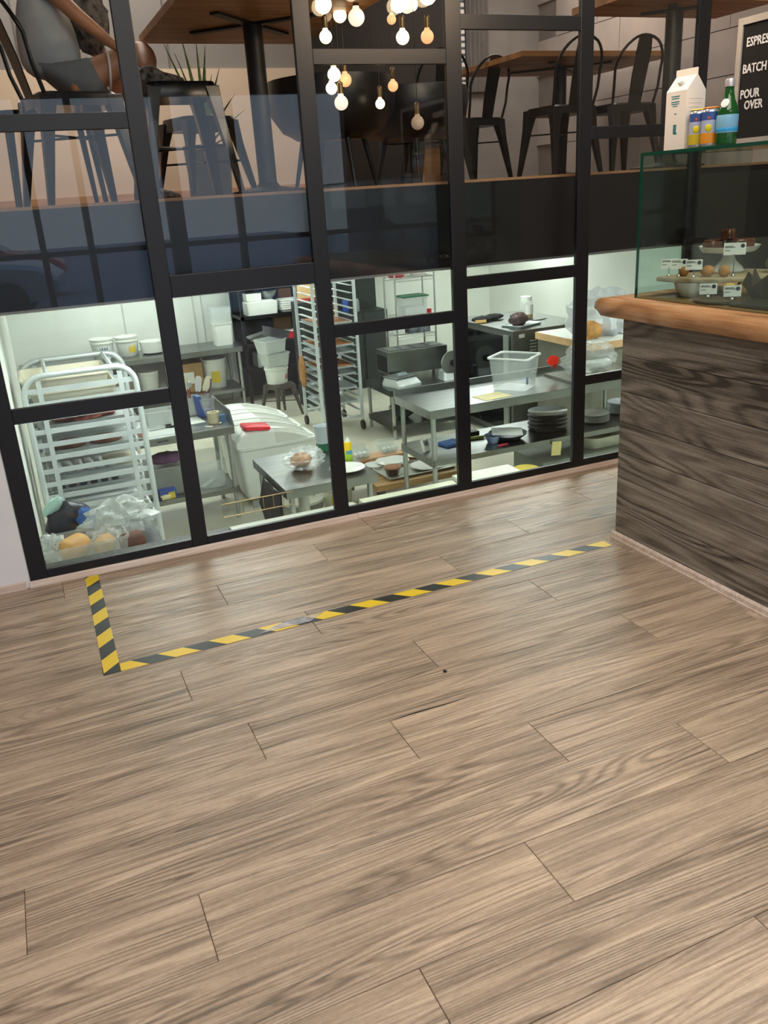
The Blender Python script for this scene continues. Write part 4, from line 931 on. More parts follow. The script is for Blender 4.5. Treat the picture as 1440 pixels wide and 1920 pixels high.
MB().cbox(0, 0, 0, .62, .48, .0012).obj('parchment', mat('parchment', '#dfe7e4', .5), None, (.80, 7.58, tt), (0, 0, .03), label='large white parchment sheet under the knife', cat='paper')
MB().cbox(0, 0, 0, .07, .035, .001).obj('note_slip', paper, None, (1.39, 7.40, tt), (0, 0, -.6), label='small white slip of paper before the tape rolls', cat='paper')
kn = thing('knife', 'spatula knife with black handle lying on the parchment', 'knife', (1.01, 7.58, tt + .002), .12)
MB().cbox(.09, 0, .0, .13, .022, .016).obj('handle', blackp, kn, bevel=.004); MB().cbox(-.05, 0, .003, .15, .028, .003).obj('blade', steel_lt, kn)
m = MB(); blob(m, 0, 0, 0, .022, .01, .008, 2, .1); m.obj('clip', steel_lt, None, (1.50, 7.42, tt + .008), smooth=60, label='small steel clip beside the tape rolls', cat='clip')
MB().cbox(0, 0, 0, .05, .03, .06).obj('blue_tag', mat('sky_blue', '#5b93c9', .5), None, (1.545, 7.52, tt), label='small sky blue block behind the tape rolls', cat='block')
m = MB(); tub(m, .26, .18, .13, .003, .9, .03); m.obj('food_container', frost, None, (1.02, 7.80, tt), smooth=40, label='frosted food container on the prep table behind the knife', cat='container')
bag = MB(); blob(bag, 0, 0, 0, .06, .05, .20, 5, .3, 16, 12, 4); bag.obj('plastic_bag', filmm, None, (1.23, 7.92, tt + .18), (0, .35, 0), smooth=60, label='tall crumpled clear bag leaning left of the utensils', cat='bag')
m = MB(); blob(m, 0, 0, 0, .11, .08, .11, 8, .25, 16, 10, 4); m.obj('plastic_bag', filmm, None, (.72, 7.75, tt + .09), smooth=60, label='crumpled clear bag on the parchment behind the rack post', cat='bag')
# under the prep table
uz = -.9495
m = MB(); blob(m, 0, 0, 0, .16, .12, .05, 3, .3, 18, 8, 3, .8); m.obj('purple_cloth', mat('purple_cloth', '#5b3a5c', .9, 0, .2, 12), None, (1.00, 7.50, -.62), smooth=60, label='folded purple cloth under the prep table on a box', cat='cloth')
MB().cbox(0, 0, 0, .62, .42, .262).obj('lidded_box', mat('grey_tub', '#7e837d', .5, 0, .08), None, (.81, 7.62, uz), (0, 0, 0), bevel=.01, label='grey storage box under the prep table beneath the purple cloth', cat='box')
gb = thing('glove_box', 'blue and yellow glove box with a cream glove spilling out', 'box', (.93, 7.37, uz + .0), .15)
MB().cbox(0, 0, 0, .15, .08, .085).obj('box', mat('blue_card', '#3557a5', .6), gb); MB().cbox(.03, -.041, .0, .06, .002, .06).obj('front_print', yellowp, gb)
m = MB(); blob(m, -.03, -.05, .025, .05, .02, .025, 3, .5, 14, 8, 4); m.obj('glove', mat('cream_glove', '#e6dfa6', .6), gb, smooth=60)
MB().cbox(0, 0, 0, .30, .05, .0015).obj('plastic_stick', white_pl, None, (1.36, 7.6, uz + .002), (0, 0, .9), label='white plastic strip on the undershelf right of the post', cat='strip')
m = MB(); tub(m, .34, .44, .26, .003, .95, .03); m.obj('clear_bin', clear, None, (1.32, 7.62, uz), smooth=40, label='large clear bin under the right end of the prep table', cat='bin')

# back table
bz = -.3695
wb = thing('square_tub', 'white square tub at the right end of the back table', 'tub', (2.60, 11.92, bz))
m = MB(); tub(m, .26, .26, .30, .005, .9, .03); m.obj('body', white_pl, wb, smooth=40); m = MB(); tub(m, .27, .27, .24, .003, .95, .03, z=.27); m.obj('clear_tub', clear, wb, smooth=40)
bucket((.98, 12.02, bz), .15, .25, 'left white bucket on the back table behind the rack', (mat('blue_label', '#44628f', .5), -1.9, -1.2))
bucket((1.30, 11.98, bz), .15, .25, 'white bucket with blue and yellow label on the back table', (yellowp, -1.6, -.9))
MB().lathe([(.12, 0), (.15, .02), (.165, .15), (.168, .17), (.16, .17), (.14, .02), (0, .02)], 26).obj('mixing_bowl', white_pl, None, (1.62, 11.92, bz), smooth=40, label='round white bowl right of the two buckets', cat='bowl')
uz = -.9495
bucket((2.42, 11.90, uz), .17, .40, 'white bucket with yellow label under the back table', (yellowp, -2.1, -1.3))
bucket((1.50, 11.9, uz), .14, .34, 'plain white bucket under the back table behind the post', None)
kb = thing('cardboard_box', 'cardboard box with white label under the back table', 'box', (2.00, 11.95, uz)); MB().cbox(0, 0, 0, .46, .40, .40).obj('box', kraft, kb, bevel=.004); MB().cbox(.03, -.201, .12, .14, .002, .16).obj('label', paper, kb)
MB().cbox(.0, 0, 0, .32, .35, .20).obj('food_box', mat('taupe_tub', '#8b8178', .5), None, (1.12, 11.92, uz + .15), bevel=.01, label='taupe container under the back table above a frosted one', cat='container')
m = MB(); tub(m, .36, .40, .14, .004, .94, .03); m.obj('food_container', frost, None, (1.12, 11.92, uz), smooth=40, label='frosted container under the back table beneath the taupe one', cat='container')

# black shelving with dishes
su = thing('storage_shelf', 'black storage shelving crowded with white dishes at the back', 'shelf', (3.50, 12.05, ZK))
for x in (-.62, .62):
    for y in (-.27, .27): MB().box(x - .02, x + .02, y - .02, y + .02, 0, 2.0).obj('post', blackm, su)
for z in (.50, .86, 1.24, 1.70): MB().box(-.64, .64, -.29, .29, z - .05, z).obj('shelf', blackm, su)
MB().box(-.62, .62, .27, .28, .0, 2.0).obj('back_panel', mat('dark_grey', '#2b302f', .7), su)  # plain dark grey panel closing the back
def stackd(x, y, z, n, r, label, mt, dz=.012, name='plate', cat='plate', grp=None):
    base = None
    for i in range(n):
        m = MB(); m.lathe([(r * .55, 0), (r * .62, .003), (r * .95, .016), (r, .021), (r * .96, .020), (r * .60, .007), (0, .007)], 30)
        if base is None:
            o = m.obj(name, mt, None, (x, y, z), smooth=45, cat=cat, label=label, group=grp); base = o
        else:
            o = base.copy(); COL.objects.link(o); o.location = (x, y, z + i * dz)
s1 = ZK + 1.24 + .0005
def box_(n, m, x, y, z, w, d, h, lab, cat, rz=0, **k): return MB().cbox(0, 0, 0, w, d, h).obj(n, m, None, (x, y, z), (0, 0, rz), bevel=.006, label=lab, cat=cat, **k)
m = MB(); m.loft([rrect(.44, .3, .03, 0), rrect(.46, .32, .03, .17), rrect(.34, .24, .03, .19)]); m.obj('white_case', white_pl, None, (3.19, 11.95, s1), smooth=40, label='big white lidded case on the upper black shelf', cat='case')
box_('white_box', white_cer, 3.10, 11.97, s1 + .191, .22, .2, .10, 'smaller white box on top of the big white case', 'box')
for i in range(5):
    m = MB(); tub(m, .28, .26, .05, .004, .85, .03); m.obj('white_dish', white_cer, None, (3.60, 11.93, s1 + i * .03), smooth=40, label=ORD[i] + ' white dish from the bottom of the nested stack on the black shelf', cat='dish', group='nested white dishes on the black shelf')
m = MB(); m.lathe([(.05, 0), (.10, .05), (.13, .12), (.125, .12), (.09, .05), (0, .01)], 20); m.obj('steel_bowl', steel, None, (3.335, 11.97, s1 + .191), smooth=45, label='steel bowl on the right of the big white case', cat='bowl')
box_('amber_box', mat('amber_tub', '#9a6a2c', .5), 3.62, 12.15, s1 + .0, .2, .1, .30, 'amber container at the back of the upper black shelf', 'container')
box_('paper_stack', mat('pale_grey_stack', '#b9beb5', .6), 3.92, 11.95, s1, .24, .3, .26, 'pale grey stack at the right end of the upper black shelf', 'stack')
s2 = ZK + .86 + .0005
box_('red_box', red_pl, 3.66, 11.92, s2, .26, .26, .10, 'red tray with white rim on the second black shelf', 'tray'); box_('tray_cover', white_cer, 3.66, 11.92, s2 + .1005, .24, .24, .012, 'white lid on the red tray', 'lid')
box_('amber_box', mat('amber_tub', '#9a6a2c', .5), 3.56, 12.18, s2, .26, .10, .28, 'amber container on the second black shelf', 'container')
m = MB(); pan_mesh(m, .42, .3, .05); m.obj('steel_pan', steel, None, (3.16, 11.90, s2 + .055), (0, -.20, 0), smooth=35, label='tilted dark steel pan at the left of the second shelf', cat='pan')
blob(MB(), 0, 0, 0, .08, .08, .11, 4, .3).obj('red_bag', red_pl, None, (3.95, 11.86, s2 + .125), smooth=60, label='crumpled red bag at the right end of the second shelf', cat='bag')
m = MB(); blob(m, 0, 0, 0, .10, .09, .11, 9, .25, 16, 10, 3); m.obj('plastic_bag', filmm, None, (3.84, 12.12, s2 + .14), smooth=60, label='grey film bag behind the red bag on the second shelf', cat='bag')
m = MB(); tub(m, .34, .34, .30, .005, .85, .03); m.obj('white_bin', white_pl, None, (3.86, 11.72, ZK + .50 - .0 + .001), smooth=40, label='white square bin low on the shelving beside the far rack', cat='bin')
box_('grey_box', grey_pl, 3.15, 11.95, ZK + .501, .22, .3, .2, 'grey box on the low black shelf', 'box'); box_('amber_tub', mat('amber_tub', '#9a6a2c', .5), 3.28, 11.85, ZK + .501 - .0, .0 + .03, .2, .16, 'narrow amber box on the low black shelf', 'box')

# stool with stacked tubs
stool((3.05, 10.86, ZK), .35, .45, .30, 'worn grey metal stool holding a stack of white tubs', mat('worn_metal', '#57514b', .5, .3, .2))
st = ZK + .4505
bk = bucket((3.03, 10.86, st), .155, .24, 'white round bucket with pink print at the bottom of the tub stack', (mat('pink_print', '#c77b86', .5), -1.0, -.4), lid=False)
for i, (dz, s_, rx, lab) in enumerate(((.241, .33, 0, 'translucent square tub in the middle of the stack'), (.40, .33, .0, 'upper translucent square tub of the stack'))):
    m = MB(); tub(m, s_, s_, .17, .005, .86, .03); m.obj('square_tub', frost if i else mat('milky_tub', '#c4ccc8', .35, 0, .04), None, (3.02 - i * .03, 10.86, st + dz + (.002 if i == 0 else .02)), (0, -.05 * i, .1 + .1 * i), smooth=40, label=lab, cat='tub')
m = MB(); tub(m, .30, .26, .12, .004, .9, .03); m.obj('smoky_tub', mat('smoky_plastic', '#4c4b50', .25, 0, .1, alpha=.7), None, (3.06, 10.86, st + .60), (.0, .30, .2), smooth=40, label='smoky dark tub tilted on top of the stack', cat='tub')

# steel table with loaf
cz = -.4495
lf_ = MB(); blob(lf_, 0, 0, 0, .095, .075, .055, 5, .12, 18, 10, 2.5, .85); lf_.obj('bread_loaf', bread_m, None, (1.80, 6.02, cz + .055), (0, 0, .5), smooth=60, label='round brown loaf inside a clear bag on the small steel table', cat='bread')
fb = MB(); blob(fb, 0, 0, 0, .165, .135, .085, 12, .45, 34, 20, 7, .85); fb.obj('plastic_bag', filmm, None, (1.80, 5.95, cz + .081), (0, 0, .5), smooth=25, label='crinkled clear bag around the loaf on the small steel table', cat='bag')
cu_ = thing('measuring_cup', 'white translucent beaker with green base beside the post', 'cup', (2.10, 6.36, cz)); MB().lathe([(.05, 0), (.062, .20), (.066, .205), (.058, .20), (.046, .01), (0, .01)], 24).obj('cup_body', mat('milky_cup', '#dbe6ea', .3, 0, .03, alpha=.8), cu_, smooth=40)
MB().lathe([(.052, -.0), (.056, .06), (.051, .06), (.051, 0)], 24).obj('green_base', greenp, cu_, smooth=40)
sb = thing('squeeze_bottle', 'yellow and lime squeeze bottle with white spout', 'bottle', (2.15, 5.90, cz))
for nm, pr2, mm in (('lower_body', [(.030, 0), (.033, .004), (.032, .085)], mat('lime', '#a8cf2c', .3)), ('upper_body', [(.032, .085), (.031, .15), (.025, .168), (0, .168)], mat('sun_yellow', '#f0cf1a', .3)), ('spout', [(.020, .166), (.016, .182), (.005, .205), (0, .205)], white_pl)):
    MB().lathe([(0, pr2[0][1])] + pr2, 24).obj(nm, mm, sb, smooth=40)
b = MB(); n = 8; b.v = [(.0330 * math.cos(-2.4 + 1.6 * i / n), .0330 * math.sin(-2.4 + 1.6 * i / n), z) for z in (.075, .105) for i in range(n + 1)]; b.f = [(i, i + 1, n + 2 + i, n + 1 + i) for i in range(n)]; b.obj('label', mat('sky_label', '#5ba4d0', .5), sb)
def plate(loc, r, label, mt=None, name='plate', grp=None, cat='plate'):
    m = MB(); m.lathe([(r * .55, 0), (r * .62, .004), (r * .95, .018), (r, .023), (r * .96, .022), (r * .60, .008), (0, .008)], 36); return m.obj(name, mt or white_cer, None, loc, smooth=45, label=label, cat=cat, group=grp)
plate((2.07, 5.73, cz), .135, 'white plate on the corner of the small steel table')
ap = MB(); A = []
for i in range(9):
    y = 5.60 + .8 * i / 8 * .62; A.append([(1.505 + .014 * math.sin(i * 1.7), y, -.50), (1.49 + .03 * math.sin(i * 2.1), y, -.70), (1.50 + .02 * math.sin(i), y, -.95 + .05 * math.sin(i * 2)), (1.512 + .02 * math.sin(i), y, -.95 + .05 * math.sin(i * 2)), (1.505 + .03 * math.sin(i * 2.1), y, -.70), (1.517 + .014 * math.sin(i * 1.7), y, -.50)])
ap.loft(A).obj('black_apron', mat('black_cloth', '#16171a', .9, 0, .2, 12), None, (-.012, 0, 0), smooth=60, label='black apron hanging off the left edge of the small steel table', cat='apron')
MB().tube([(1.80, 6.05, ZK), (1.80, 6.05, -.49)], .045, 18).obj('white_pipe', white_pl, None, smooth=50, label='thick white pipe standing under the small steel table', cat='pipe')
MB().lathe([(.20, 0), (.22, .10), (.235, .12), (.23, .14), (.14, .145), (.13, .125), (0, .12)], 36).obj('round_tub', mat('dull_white', '#b9b9a8', .5), None, (2.10, 7.16, ZK), smooth=40, label='wide round pale tub on the floor under the small steel table', cat='tub')
bucket((2.42, 7.02, ZK), .14, .26, 'white bucket with yellow and navy label on the floor', (yellowp, -2.4, -1.5), m=mat('cream_bucket', '#d6d5b8', .5))
# wire basket
wbk = thing('wire_rack', 'brass coloured wire rack standing behind the foot of the glass', 'rack', (1.02, 4.30, -.10))
for z in (0, .075): MB().tube([(-.20, 0, z), (.20, 0, z)], .0028, 6).obj('rail', mat('brass_wire', '#b39b6c', .35, .7), wbk)
for i in range(8): MB().tube([(-.20 + .4 * i / 7, 0, 0), (-.20 + .4 * i / 7, 0, .075)], .0018, 5).obj('wire', mat('brass_wire', '#b39b6c', .35, .7), wbk)

# low cart with dishes
lc = thing('wooden_cart', 'low cart with a wooden top carrying plates and egg packs', 'cart', (3.113, 7.062, ZK))
MB().box(-.462, .462, -.462, .462, .242, .297).obj('top', wood('cart_wood', ('#7b5a34', '#a98350', '#c8a56c'), 1, 9, 60, .5, .1), lc, bevel=.004)
for x in (-.40, .40):
    for y in (-.40, .40): MB().box(x - .03, x + .03, y - .03, y + .03, 0, .242).obj('leg', mat('grey_steel_leg', '#5d6363', .4, .6), lc)
loose = set(bpy.data.objects)
cz2 = ZK + .521
m = MB(); pan_mesh(m, .64, .36, .022); m.obj('sheet_pan', mat('worn_alu', '#aeb3a6', .4, .5), None, (2.86, 6.24, cz2), (0, 0, .03), smooth=35, label='long shallow tray on the wooden cart under the brown bowl', cat='baking tray')
plate((2.97, 6.22, cz2 + .005), .14, 'white plate lying in the tray on the wooden cart'); plate((2.78, 6.52, cz2), .15, 'large white plate behind the tray on the wooden cart'); plate((2.60, 6.50, cz2), .09, 'small pale plate left of the large plate on the cart'); plate((3.05, 6.58, cz2), .12, 'cream plate at the right of the wooden cart', mat('cream_glaze', '#e4dfc2', .3))
rk = thing('ramekin', 'brown glazed ramekin with a side handle on the cart tray', 'bowl', (2.64, 6.20, cz2 + .005))
MB().lathe([(.045, 0), (.05, .004), (.070, .060), (.076, .064), (.074, .070), (.066, .066), (.046, .008), (0, .008)], 32).obj('bowl_body', mat('brown_glaze', '#4b2a22', .25, 0, .15), rk, smooth=40)
MB().lathe([(.071, .063), (.0775, .066), (.075, .0725), (.069, .070)], 32).obj('tan_rim', mat('tan_glaze', '#a5714f', .3), rk, smooth=60); MB().tube([(.07, 0, .06), (.10, .005, .058), (.115, .01, .055)], .009, 8).obj('handle', mat('tan_glaze', '#a5714f'), rk, smooth=60)
box_('cutting_board', mat('pink_board', '#dcae88', .6, 0, .05), 2.70, 6.735, cz2, .50, .16, .03, 'pinkish cutting board under the egg packs', 'board')
def egg_pack(x, y, lab, n):
    t = thing('clear_clamshell', lab, 'container', (x, y, cz2 + .0315)); m = MB(); tub(m, .17, .12, .06, .002, .85, .02); m.obj('base', clear, t, smooth=40)
    m = MB(); m.loft([rrect(.17, .10, .02, 0), rrect(.15, .09, .02, .05)]); m.obj('lid', clear, t, (0, .075, .06), (1.2, 0, 0), smooth=40)
    for i in range(n):
        e = MB(); blob(e, 0, 0, 0, .024, .022, .026, i, .05); e.obj('egg', white_cer, None, (x + (i % 3 - 1) * .046, y - .022 + .044 * (i // 3), cz2 + .062), smooth=60, label='%s egg from the left, %s row, in the %s clear pack' % (ORD[i % 3], 'front' if i < 3 else 'back', 'left' if n > 3 else 'right'), cat='egg', group='white eggs in the clear packs')
egg_pack(2.56, 6.72, 'clear clamshell of eggs, left one on the cart', 6); egg_pack(2.84, 6.745, 'clear clamshell with few eggs, right one on the cart', 3)
settle(loose, (2.83, 6.42, -.73), (3.113, 7.062, -.953), 1.1)
MB().box(1.75, 2.62, 6.2, 6.95, ZK, ZK + .012).obj('floor_mat', mat('rubber_mat', '#34383a', .8, 0, .4, 50, .3), None, label='dark speckled rubber mat on the kitchen floor beside the cart', cat='mat')

# right table: top
loose = set(bpy.data.objects)
dz_ = -.3695
cb = thing('cambro_box', 'large clear square container on the right steel table', 'container', (4.35, 7.03, dz_), .62)
m = MB(); tub(m, .36, .40, .31, .004, .84, .035, .014); m.obj('box_body', mat('clear_box', '#dfe8e6', .10, 0, .04, 5, 0, alpha=.20), cb, smooth=40)
m = MB(); m.loft([rrect(.388, .428, .045, z) for z in (.300, .316)] + [rrect(.352, .392, .04, z) for z in (.316, .300)], False, False); m.f.append(tuple()) if 0 else None
n_ = len(rrect(.1, .1, .01, 0)); m.f += [(i, (i + 1) % n_, 3 * n_ + (i + 1) % n_, 3 * n_ + i) for i in range(n_)]; m.obj('rim', mat('rim_white', '#eef3f1', .3), cb, smooth=40)
MB().cbox(-.10, -.174, .06, .05, .002, .07).obj('blue_label', blue_pl, cb); tor = MB(); tor.tube([(.06 + .045 * math.cos(a), -.168, .11 + .045 * math.sin(a)) for a in [2 * PI * i / 20 for i in range(20)]], .003, 6, closed=True); tor.obj('ring_mark', mat('ring_grey', '#b9bdb8', .4), cb, smooth=60)
MB().cbox(0, 0, 0, .30, .22, .003).obj('cream_paper', mat('cream_paper', '#efe0a8', .6), None, (3.98, 6.83, dz_), (0, 0, .1), label='cream sheet at the front edge of the right steel table', cat='paper')
bgx = MB(); blob(bgx, 0, 0, 0, .30, .20, .17, 21, .35, 34, 18, 4, .85); bgx.obj('cup_bag', filmm, None, (5.22, 7.02, dz_ + .167), (0, 0, .1), smooth=25, label='big clear bag of plastic cups on the right steel table', cat='bag')
cup_me = None
for i in range(14):
    m = MB(); m.lathe([(.034, 0), (.046, .10), (.049, .102), (.044, .10), (.032, .004), (0, .004)], 18); Mx = (0, PI / 2, .1)
    o = m.obj('plastic_cup', frost, None, (4.98 + i * .028, 7.00 - i * .002, dz_ + .085), (0, PI / 2 - .25, .1), smooth=45, label=ORD[i] + ' clear plastic cup from the left in the bagged row', cat='cup', group='nested plastic cups in the bag')
m = MB(); m.lathe([(.03, 0), (.062, .11), (.058, .11), (.0, .02)], 20); m.obj('red_cone', mat('orange_red', '#ec3a26', .35, 0, .05), None, (4.93, 7.20, dz_ + .10), (.5, -.6, 0), smooth=50, label='bright orange-red plastic cup beside the clear container', cat='cup')
MB().cbox(0, 0, 0, .75, .50, .02).obj('black_tray', mat('grey_tray', '#8b8c83', .4, .3), None, (5.25, 7.05, dz_), label='grey tray under the bag of plastic cups', cat='tray')
bgx.v
# right table: undershelf
sz = -.8545
navy = mat('navy_glaze', '#14171f', .5, 0, .15)
for i in range(5):
    plate((4.74 - .006 * (i % 2), 7.03, sz + i * .042), .20, ORD[i] + ' large dark plate from the bottom of the thick stack' if i < 4 else 'shiny blue-grey plate on top of the thick dark stack', navy if i < 4 else mat('grey_glaze', '#b3c2cc', .12), grp='dark plates stacked on the undershelf')
    if 0: MB().lathe([(.0, 0), (.165, .001), (.18, .010), (.0, .010)], 32).obj('plate_liner', mat('grey_glaze', '#9fb0b8', .15), None, (4.74, 7.03, sz + 4 * .042 + .0095), smooth=45, label='pale blue-grey plate face on top of the dark stack', cat='plate')
for i in range(4): plate((5.28, 6.98, sz + i * .024), .155, ORD[i] + ' white plate from the bottom in the near white stack', mat('grey_white', '#c9ccc6', .25), grp='near stack of white plates')
for i in range(5): plate((5.72, 7.10, sz + i * .026), .15, ORD[i] + ' blue grey bowl from the bottom in the far stack', mat('blue_white', '#b4bcc4', .25), grp='far stack of blue grey bowls')
dp = thing('dark_bowl', 'dark bowl with a sheet of paper on the undershelf', 'bowl', (4.22, 6.95, sz)); MB().lathe([(.10, 0), (.12, .005), (.185, .055), (.19, .065), (.18, .06), (.11, .012), (0, .012)], 36).obj('bowl_body', mat('slate_glaze', '#1f2b37', .35), dp, smooth=45)
MB().cbox(0, 0, 0, .30, .24, .003).obj('paper_sheet', paper, None, (4.20, 6.93, sz + .082), (.04, .03, -.5), label='white paper sheet lying on the dark bowl', cat='paper')
tm = thing('kitchen_timer', 'small white kitchen timer standing on the undershelf', 'timer', (3.36, 7.02, sz), .5); MB().cbox(0, 0, 0, .09, .03, .12).obj('case', white_pl, tm, rot=(-.25, 0, 0), bevel=.006); MB().cbox(0, -.018, .06, .055, .004, .04).obj('screen', mat('lcd', '#6a7c82', .3), tm, rot=(-.25, 0, 0))
box_('blue_cloth', mat('blue_cloth', '#4f74b5', .9), 3.66, 7.10, sz, .20, .16, .03, 'folded blue cloth on the undershelf', 'cloth', .2)
kf = thing('knife', 'knife with a lime green handle on the undershelf', 'knife', (3.95, 7.12, sz + .002), -.15); MB().cbox(0, 0, 0, .19, .035, .028).obj('handle', mat('lime_handle', '#a9b833', .5), kf, bevel=.01); MB().cbox(.22, 0, .008, .25, .03, .004).obj('blade', steel_lt, kf)
box_('black_pouch', blackp, 3.95, 7.25, sz, .2, .08, .05, 'black pouch behind the lime handled knife', 'pouch')
MB().lathe([(.05, 0), (.08, .06), (.085, .075), (.078, .07), (.045, .01), (0, .01)], 26).obj('blue_bowl', mat('pale_blue_glaze', '#9bb2d4', .3), None, (3.99 + .05, 6.93, sz), smooth=45, label='pale blue bowl at the left of the dark bowl', cat='bowl')
MB().cbox(0, 0, 0, .12, .025, .012).obj('pink_peeler', mat('pink_red', '#c23a4f', .4), None, (4.06, 6.78, sz), (0, 0, .2), bevel=.004, label='small pink-red handle in front of the pale blue bowl', cat='utensil')
# front apron sticker
MB().cbox(0, 0, 0, .11, .002, .14).obj('yellow_note', mat('note_yellow', '#cdc382', .7), None, (4.60, 6.675, sz - .17), (0.0, .1, 0), label='pale yellow note hanging from the undershelf edge', cat='note')
m = MB(); tub(m, .46, .34, .12, .006, .9, .08); m.obj('oval_tub', mat('cream_white', '#dfe2d0', .4), None, (5.40, 7.05, ZK + .12), smooth=40, label='long cream white tub below the undershelf at right', cat='tub')
m = MB(); m.lathe([(.10, 0), (.12, .05), (0, .06)], 22); m.obj('yellow_cloth_tub', mat('lemon_lid', '#d8c455', .5), None, (4.02, 6.30, -1.0), smooth=45, label='yellow lid low behind the glass foot', cat='lid')
settle(loose, (3.24, 6.67, -.37), (2.819, 5.803, -.127), .87)
MB().box(3.36, 3.64, 5.34, 5.62, ZK, -.676).obj('cream_box', mat('cream_box', '#d5d8c6', .6), None, label='cream box on the floor holding the yellow tub', cat='box')
MB().box(3.95, 4.95, 5.92, 6.40, ZK, -.789).obj('crate', mat('green_grey', '#7f8880', .5), None, label='grey crate standing under the right steel table', cat='crate')
for x, lab in ((4.08, 'steel mixing bowl below the right steel table, left one'), (4.48, 'steel mixing bowl below the right steel table, right one')):
    MB().lathe([(.06, 0), (.13, .05), (.17, .13), (.175, .135), (.16, .12), (0, .02)], 30).obj('mixing_bowl', steel_lt, None, (x, 9.15, -1.08 + .001), smooth=50, label=lab.replace('right steel table', 'scale stand'), cat='bowl')

# scale stand
ez = -.6495
sc_ = thing('kitchen_scale', 'silver kitchen scale with sloping front on the low stand', 'scale', (4.02, 9.0, ez), .25); sc_.scale = (1.12, 1.12, 1.12)
MB().loft([rrect(.30, .32, .03, 0), rrect(.30, .32, .03, .03), rrect(.26, .24, .03, .085, cy=.03)]).obj('base', mat('scale_silver', '#c9cfce', .35, .2), sc_, smooth=40); MB().cbox(0, .03, .088, .27, .25, .014).obj('platform', mat('pan_grey', '#777c7b', .3, .6), sc_, bevel=.004); MB().cbox(-.03, -.125, .05, .12, .004, .035).obj('display', mat('lcd', '#6a7c82'), sc_, rot=(-.7, 0, 0))
pf_ = thing('prep_cooler', 'wide stainless topping cooler standing on the low stand', 'cooler', (4.36, 9.42, ez)); MB().cbox(0, 0, .08, .80, .36, .28).obj('cooler_body', steel, pf_, bevel=.006)
MB().box(-.402, -.398, -.15, .15, .11, .30).obj('control_panel', blackp, pf_)
for x in (-.36, .36):
    for y in (-.14, .14): MB().tube([(x, y, 0), (x, y, .082)], .018, 8).obj('foot', steel, pf_)
for i in range(4): MB().cbox(-.27 + .18 * i, 0, .361, .16, .26, .006).obj('lid', mat('smoky_lid', '#6c7070', .3, .4), pf_)
sl = thing('meat_slicer', 'round bladed meat slicer on the low stand beside the post', 'slicer', (4.66, 8.93, ez)); MB().lathe([(.14, -.012), (.145, 0), (.14, .012), (0, .014)], 34, M=Matrix.Translation((0, 0, .20)) @ Matrix.Rotation(PI / 2, 4, 'X')).obj('blade_disc', steel_lt, sl, smooth=45)
MB().lathe([(.04, -.02), (.04, .03), (0, .03)], 20, M=Matrix.Translation((0, -.02, .20)) @ Matrix.Rotation(PI / 2, 4, 'X')).obj('hub', blackp, sl, smooth=45); MB().loft([rrect(.26, .22, .03, 0, cy=.06), rrect(.22, .16, .03, .10, cy=.08)]).obj('base', alum, sl, smooth=40)
# wire shelf
wsx = thing('wire_shelf', 'chrome wire shelving with a green lidded tub behind the cooler', 'shelf', (4.60, 9.92, ZK))
for x in (-.27, .27):
    for y in (-.17, .17): MB().tube([(x, y, 0), (x, y, 1.88)], .0125, 8).obj('post', steel_lt, wsx, smooth=60)
for z in (1.04, 1.27, 1.74):
    for y in (-.17, .17):
        for dz in (0, .035): MB().tube([(-.27, y, z - dz), (.27, y, z - dz)], .004, 6).obj('rail', steel_lt, wsx)
        m = MB(); P = [(-.27 + .54 * i / 18, y, z - (.0 if i % 2 else .035)) for i in range(19)]; m.tube(P, .0025, 5); m.obj('zigzag_wire', steel_lt, wsx)
    m = MB()
    for i in range(17): m.tube([(-.26 + .52 * i / 16, -.17, z + .004), (-.26 + .52 * i / 16, .17, z + .004)], .002, 4)
    m.obj('deck_wires', steel_lt, wsx, kind='stuff')
gt = thing('lidded_tub', 'clear tub with green lid and white contents on the wire shelf', 'tub', (4.62, 9.90, ZK + 1.2765)); m = MB(); tub(m, .34, .26, .22, .003, .9, .03); m.obj('tub_body', clear, gt, smooth=40); MB().cbox(0, 0, .222, .36, .28, .018).obj('lid', greenp, gt, bevel=.006); MB().cbox(.0, 0, .006, .28, .2, .10).obj('contents', white_cer, gt)
MB().lathe([(.03, 0), (.03, .05), (.0, .05)], 16).obj('red_jar', red_pl, None, (4.84, 9.86, ZK + 1.2765), smooth=45, label='small red capped jar right of the green lidded tub', cat='jar')
for i, x in enumerate((4.43, 4.74)):
    MB().lathe([(.09, 0), (.11, .03), (.10, .05), (0, .055)], 20).obj('cake_tin', [mat('red_white', '#c9545a', .4), white_cer][i], None, (x, 9.92, ZK + 1.7465), smooth=45, label=['red rimmed tin on the top wire shelf', 'white tin on the top wire shelf'][i], cat='tin')
box_('printed_box', mat('grey_print', '#6f747c', .5, 0, .5, 14), 4.68, 9.92, ZK + 1.0465, .30, .2, .17, 'grey printed box on the lowest wire shelf', 'box'); box_('white_pot', white_cer, 4.43, 9.92, ZK + 1.0465, .12, .12, .14, 'white pot beside the printed box on the wire shelf', 'pot')
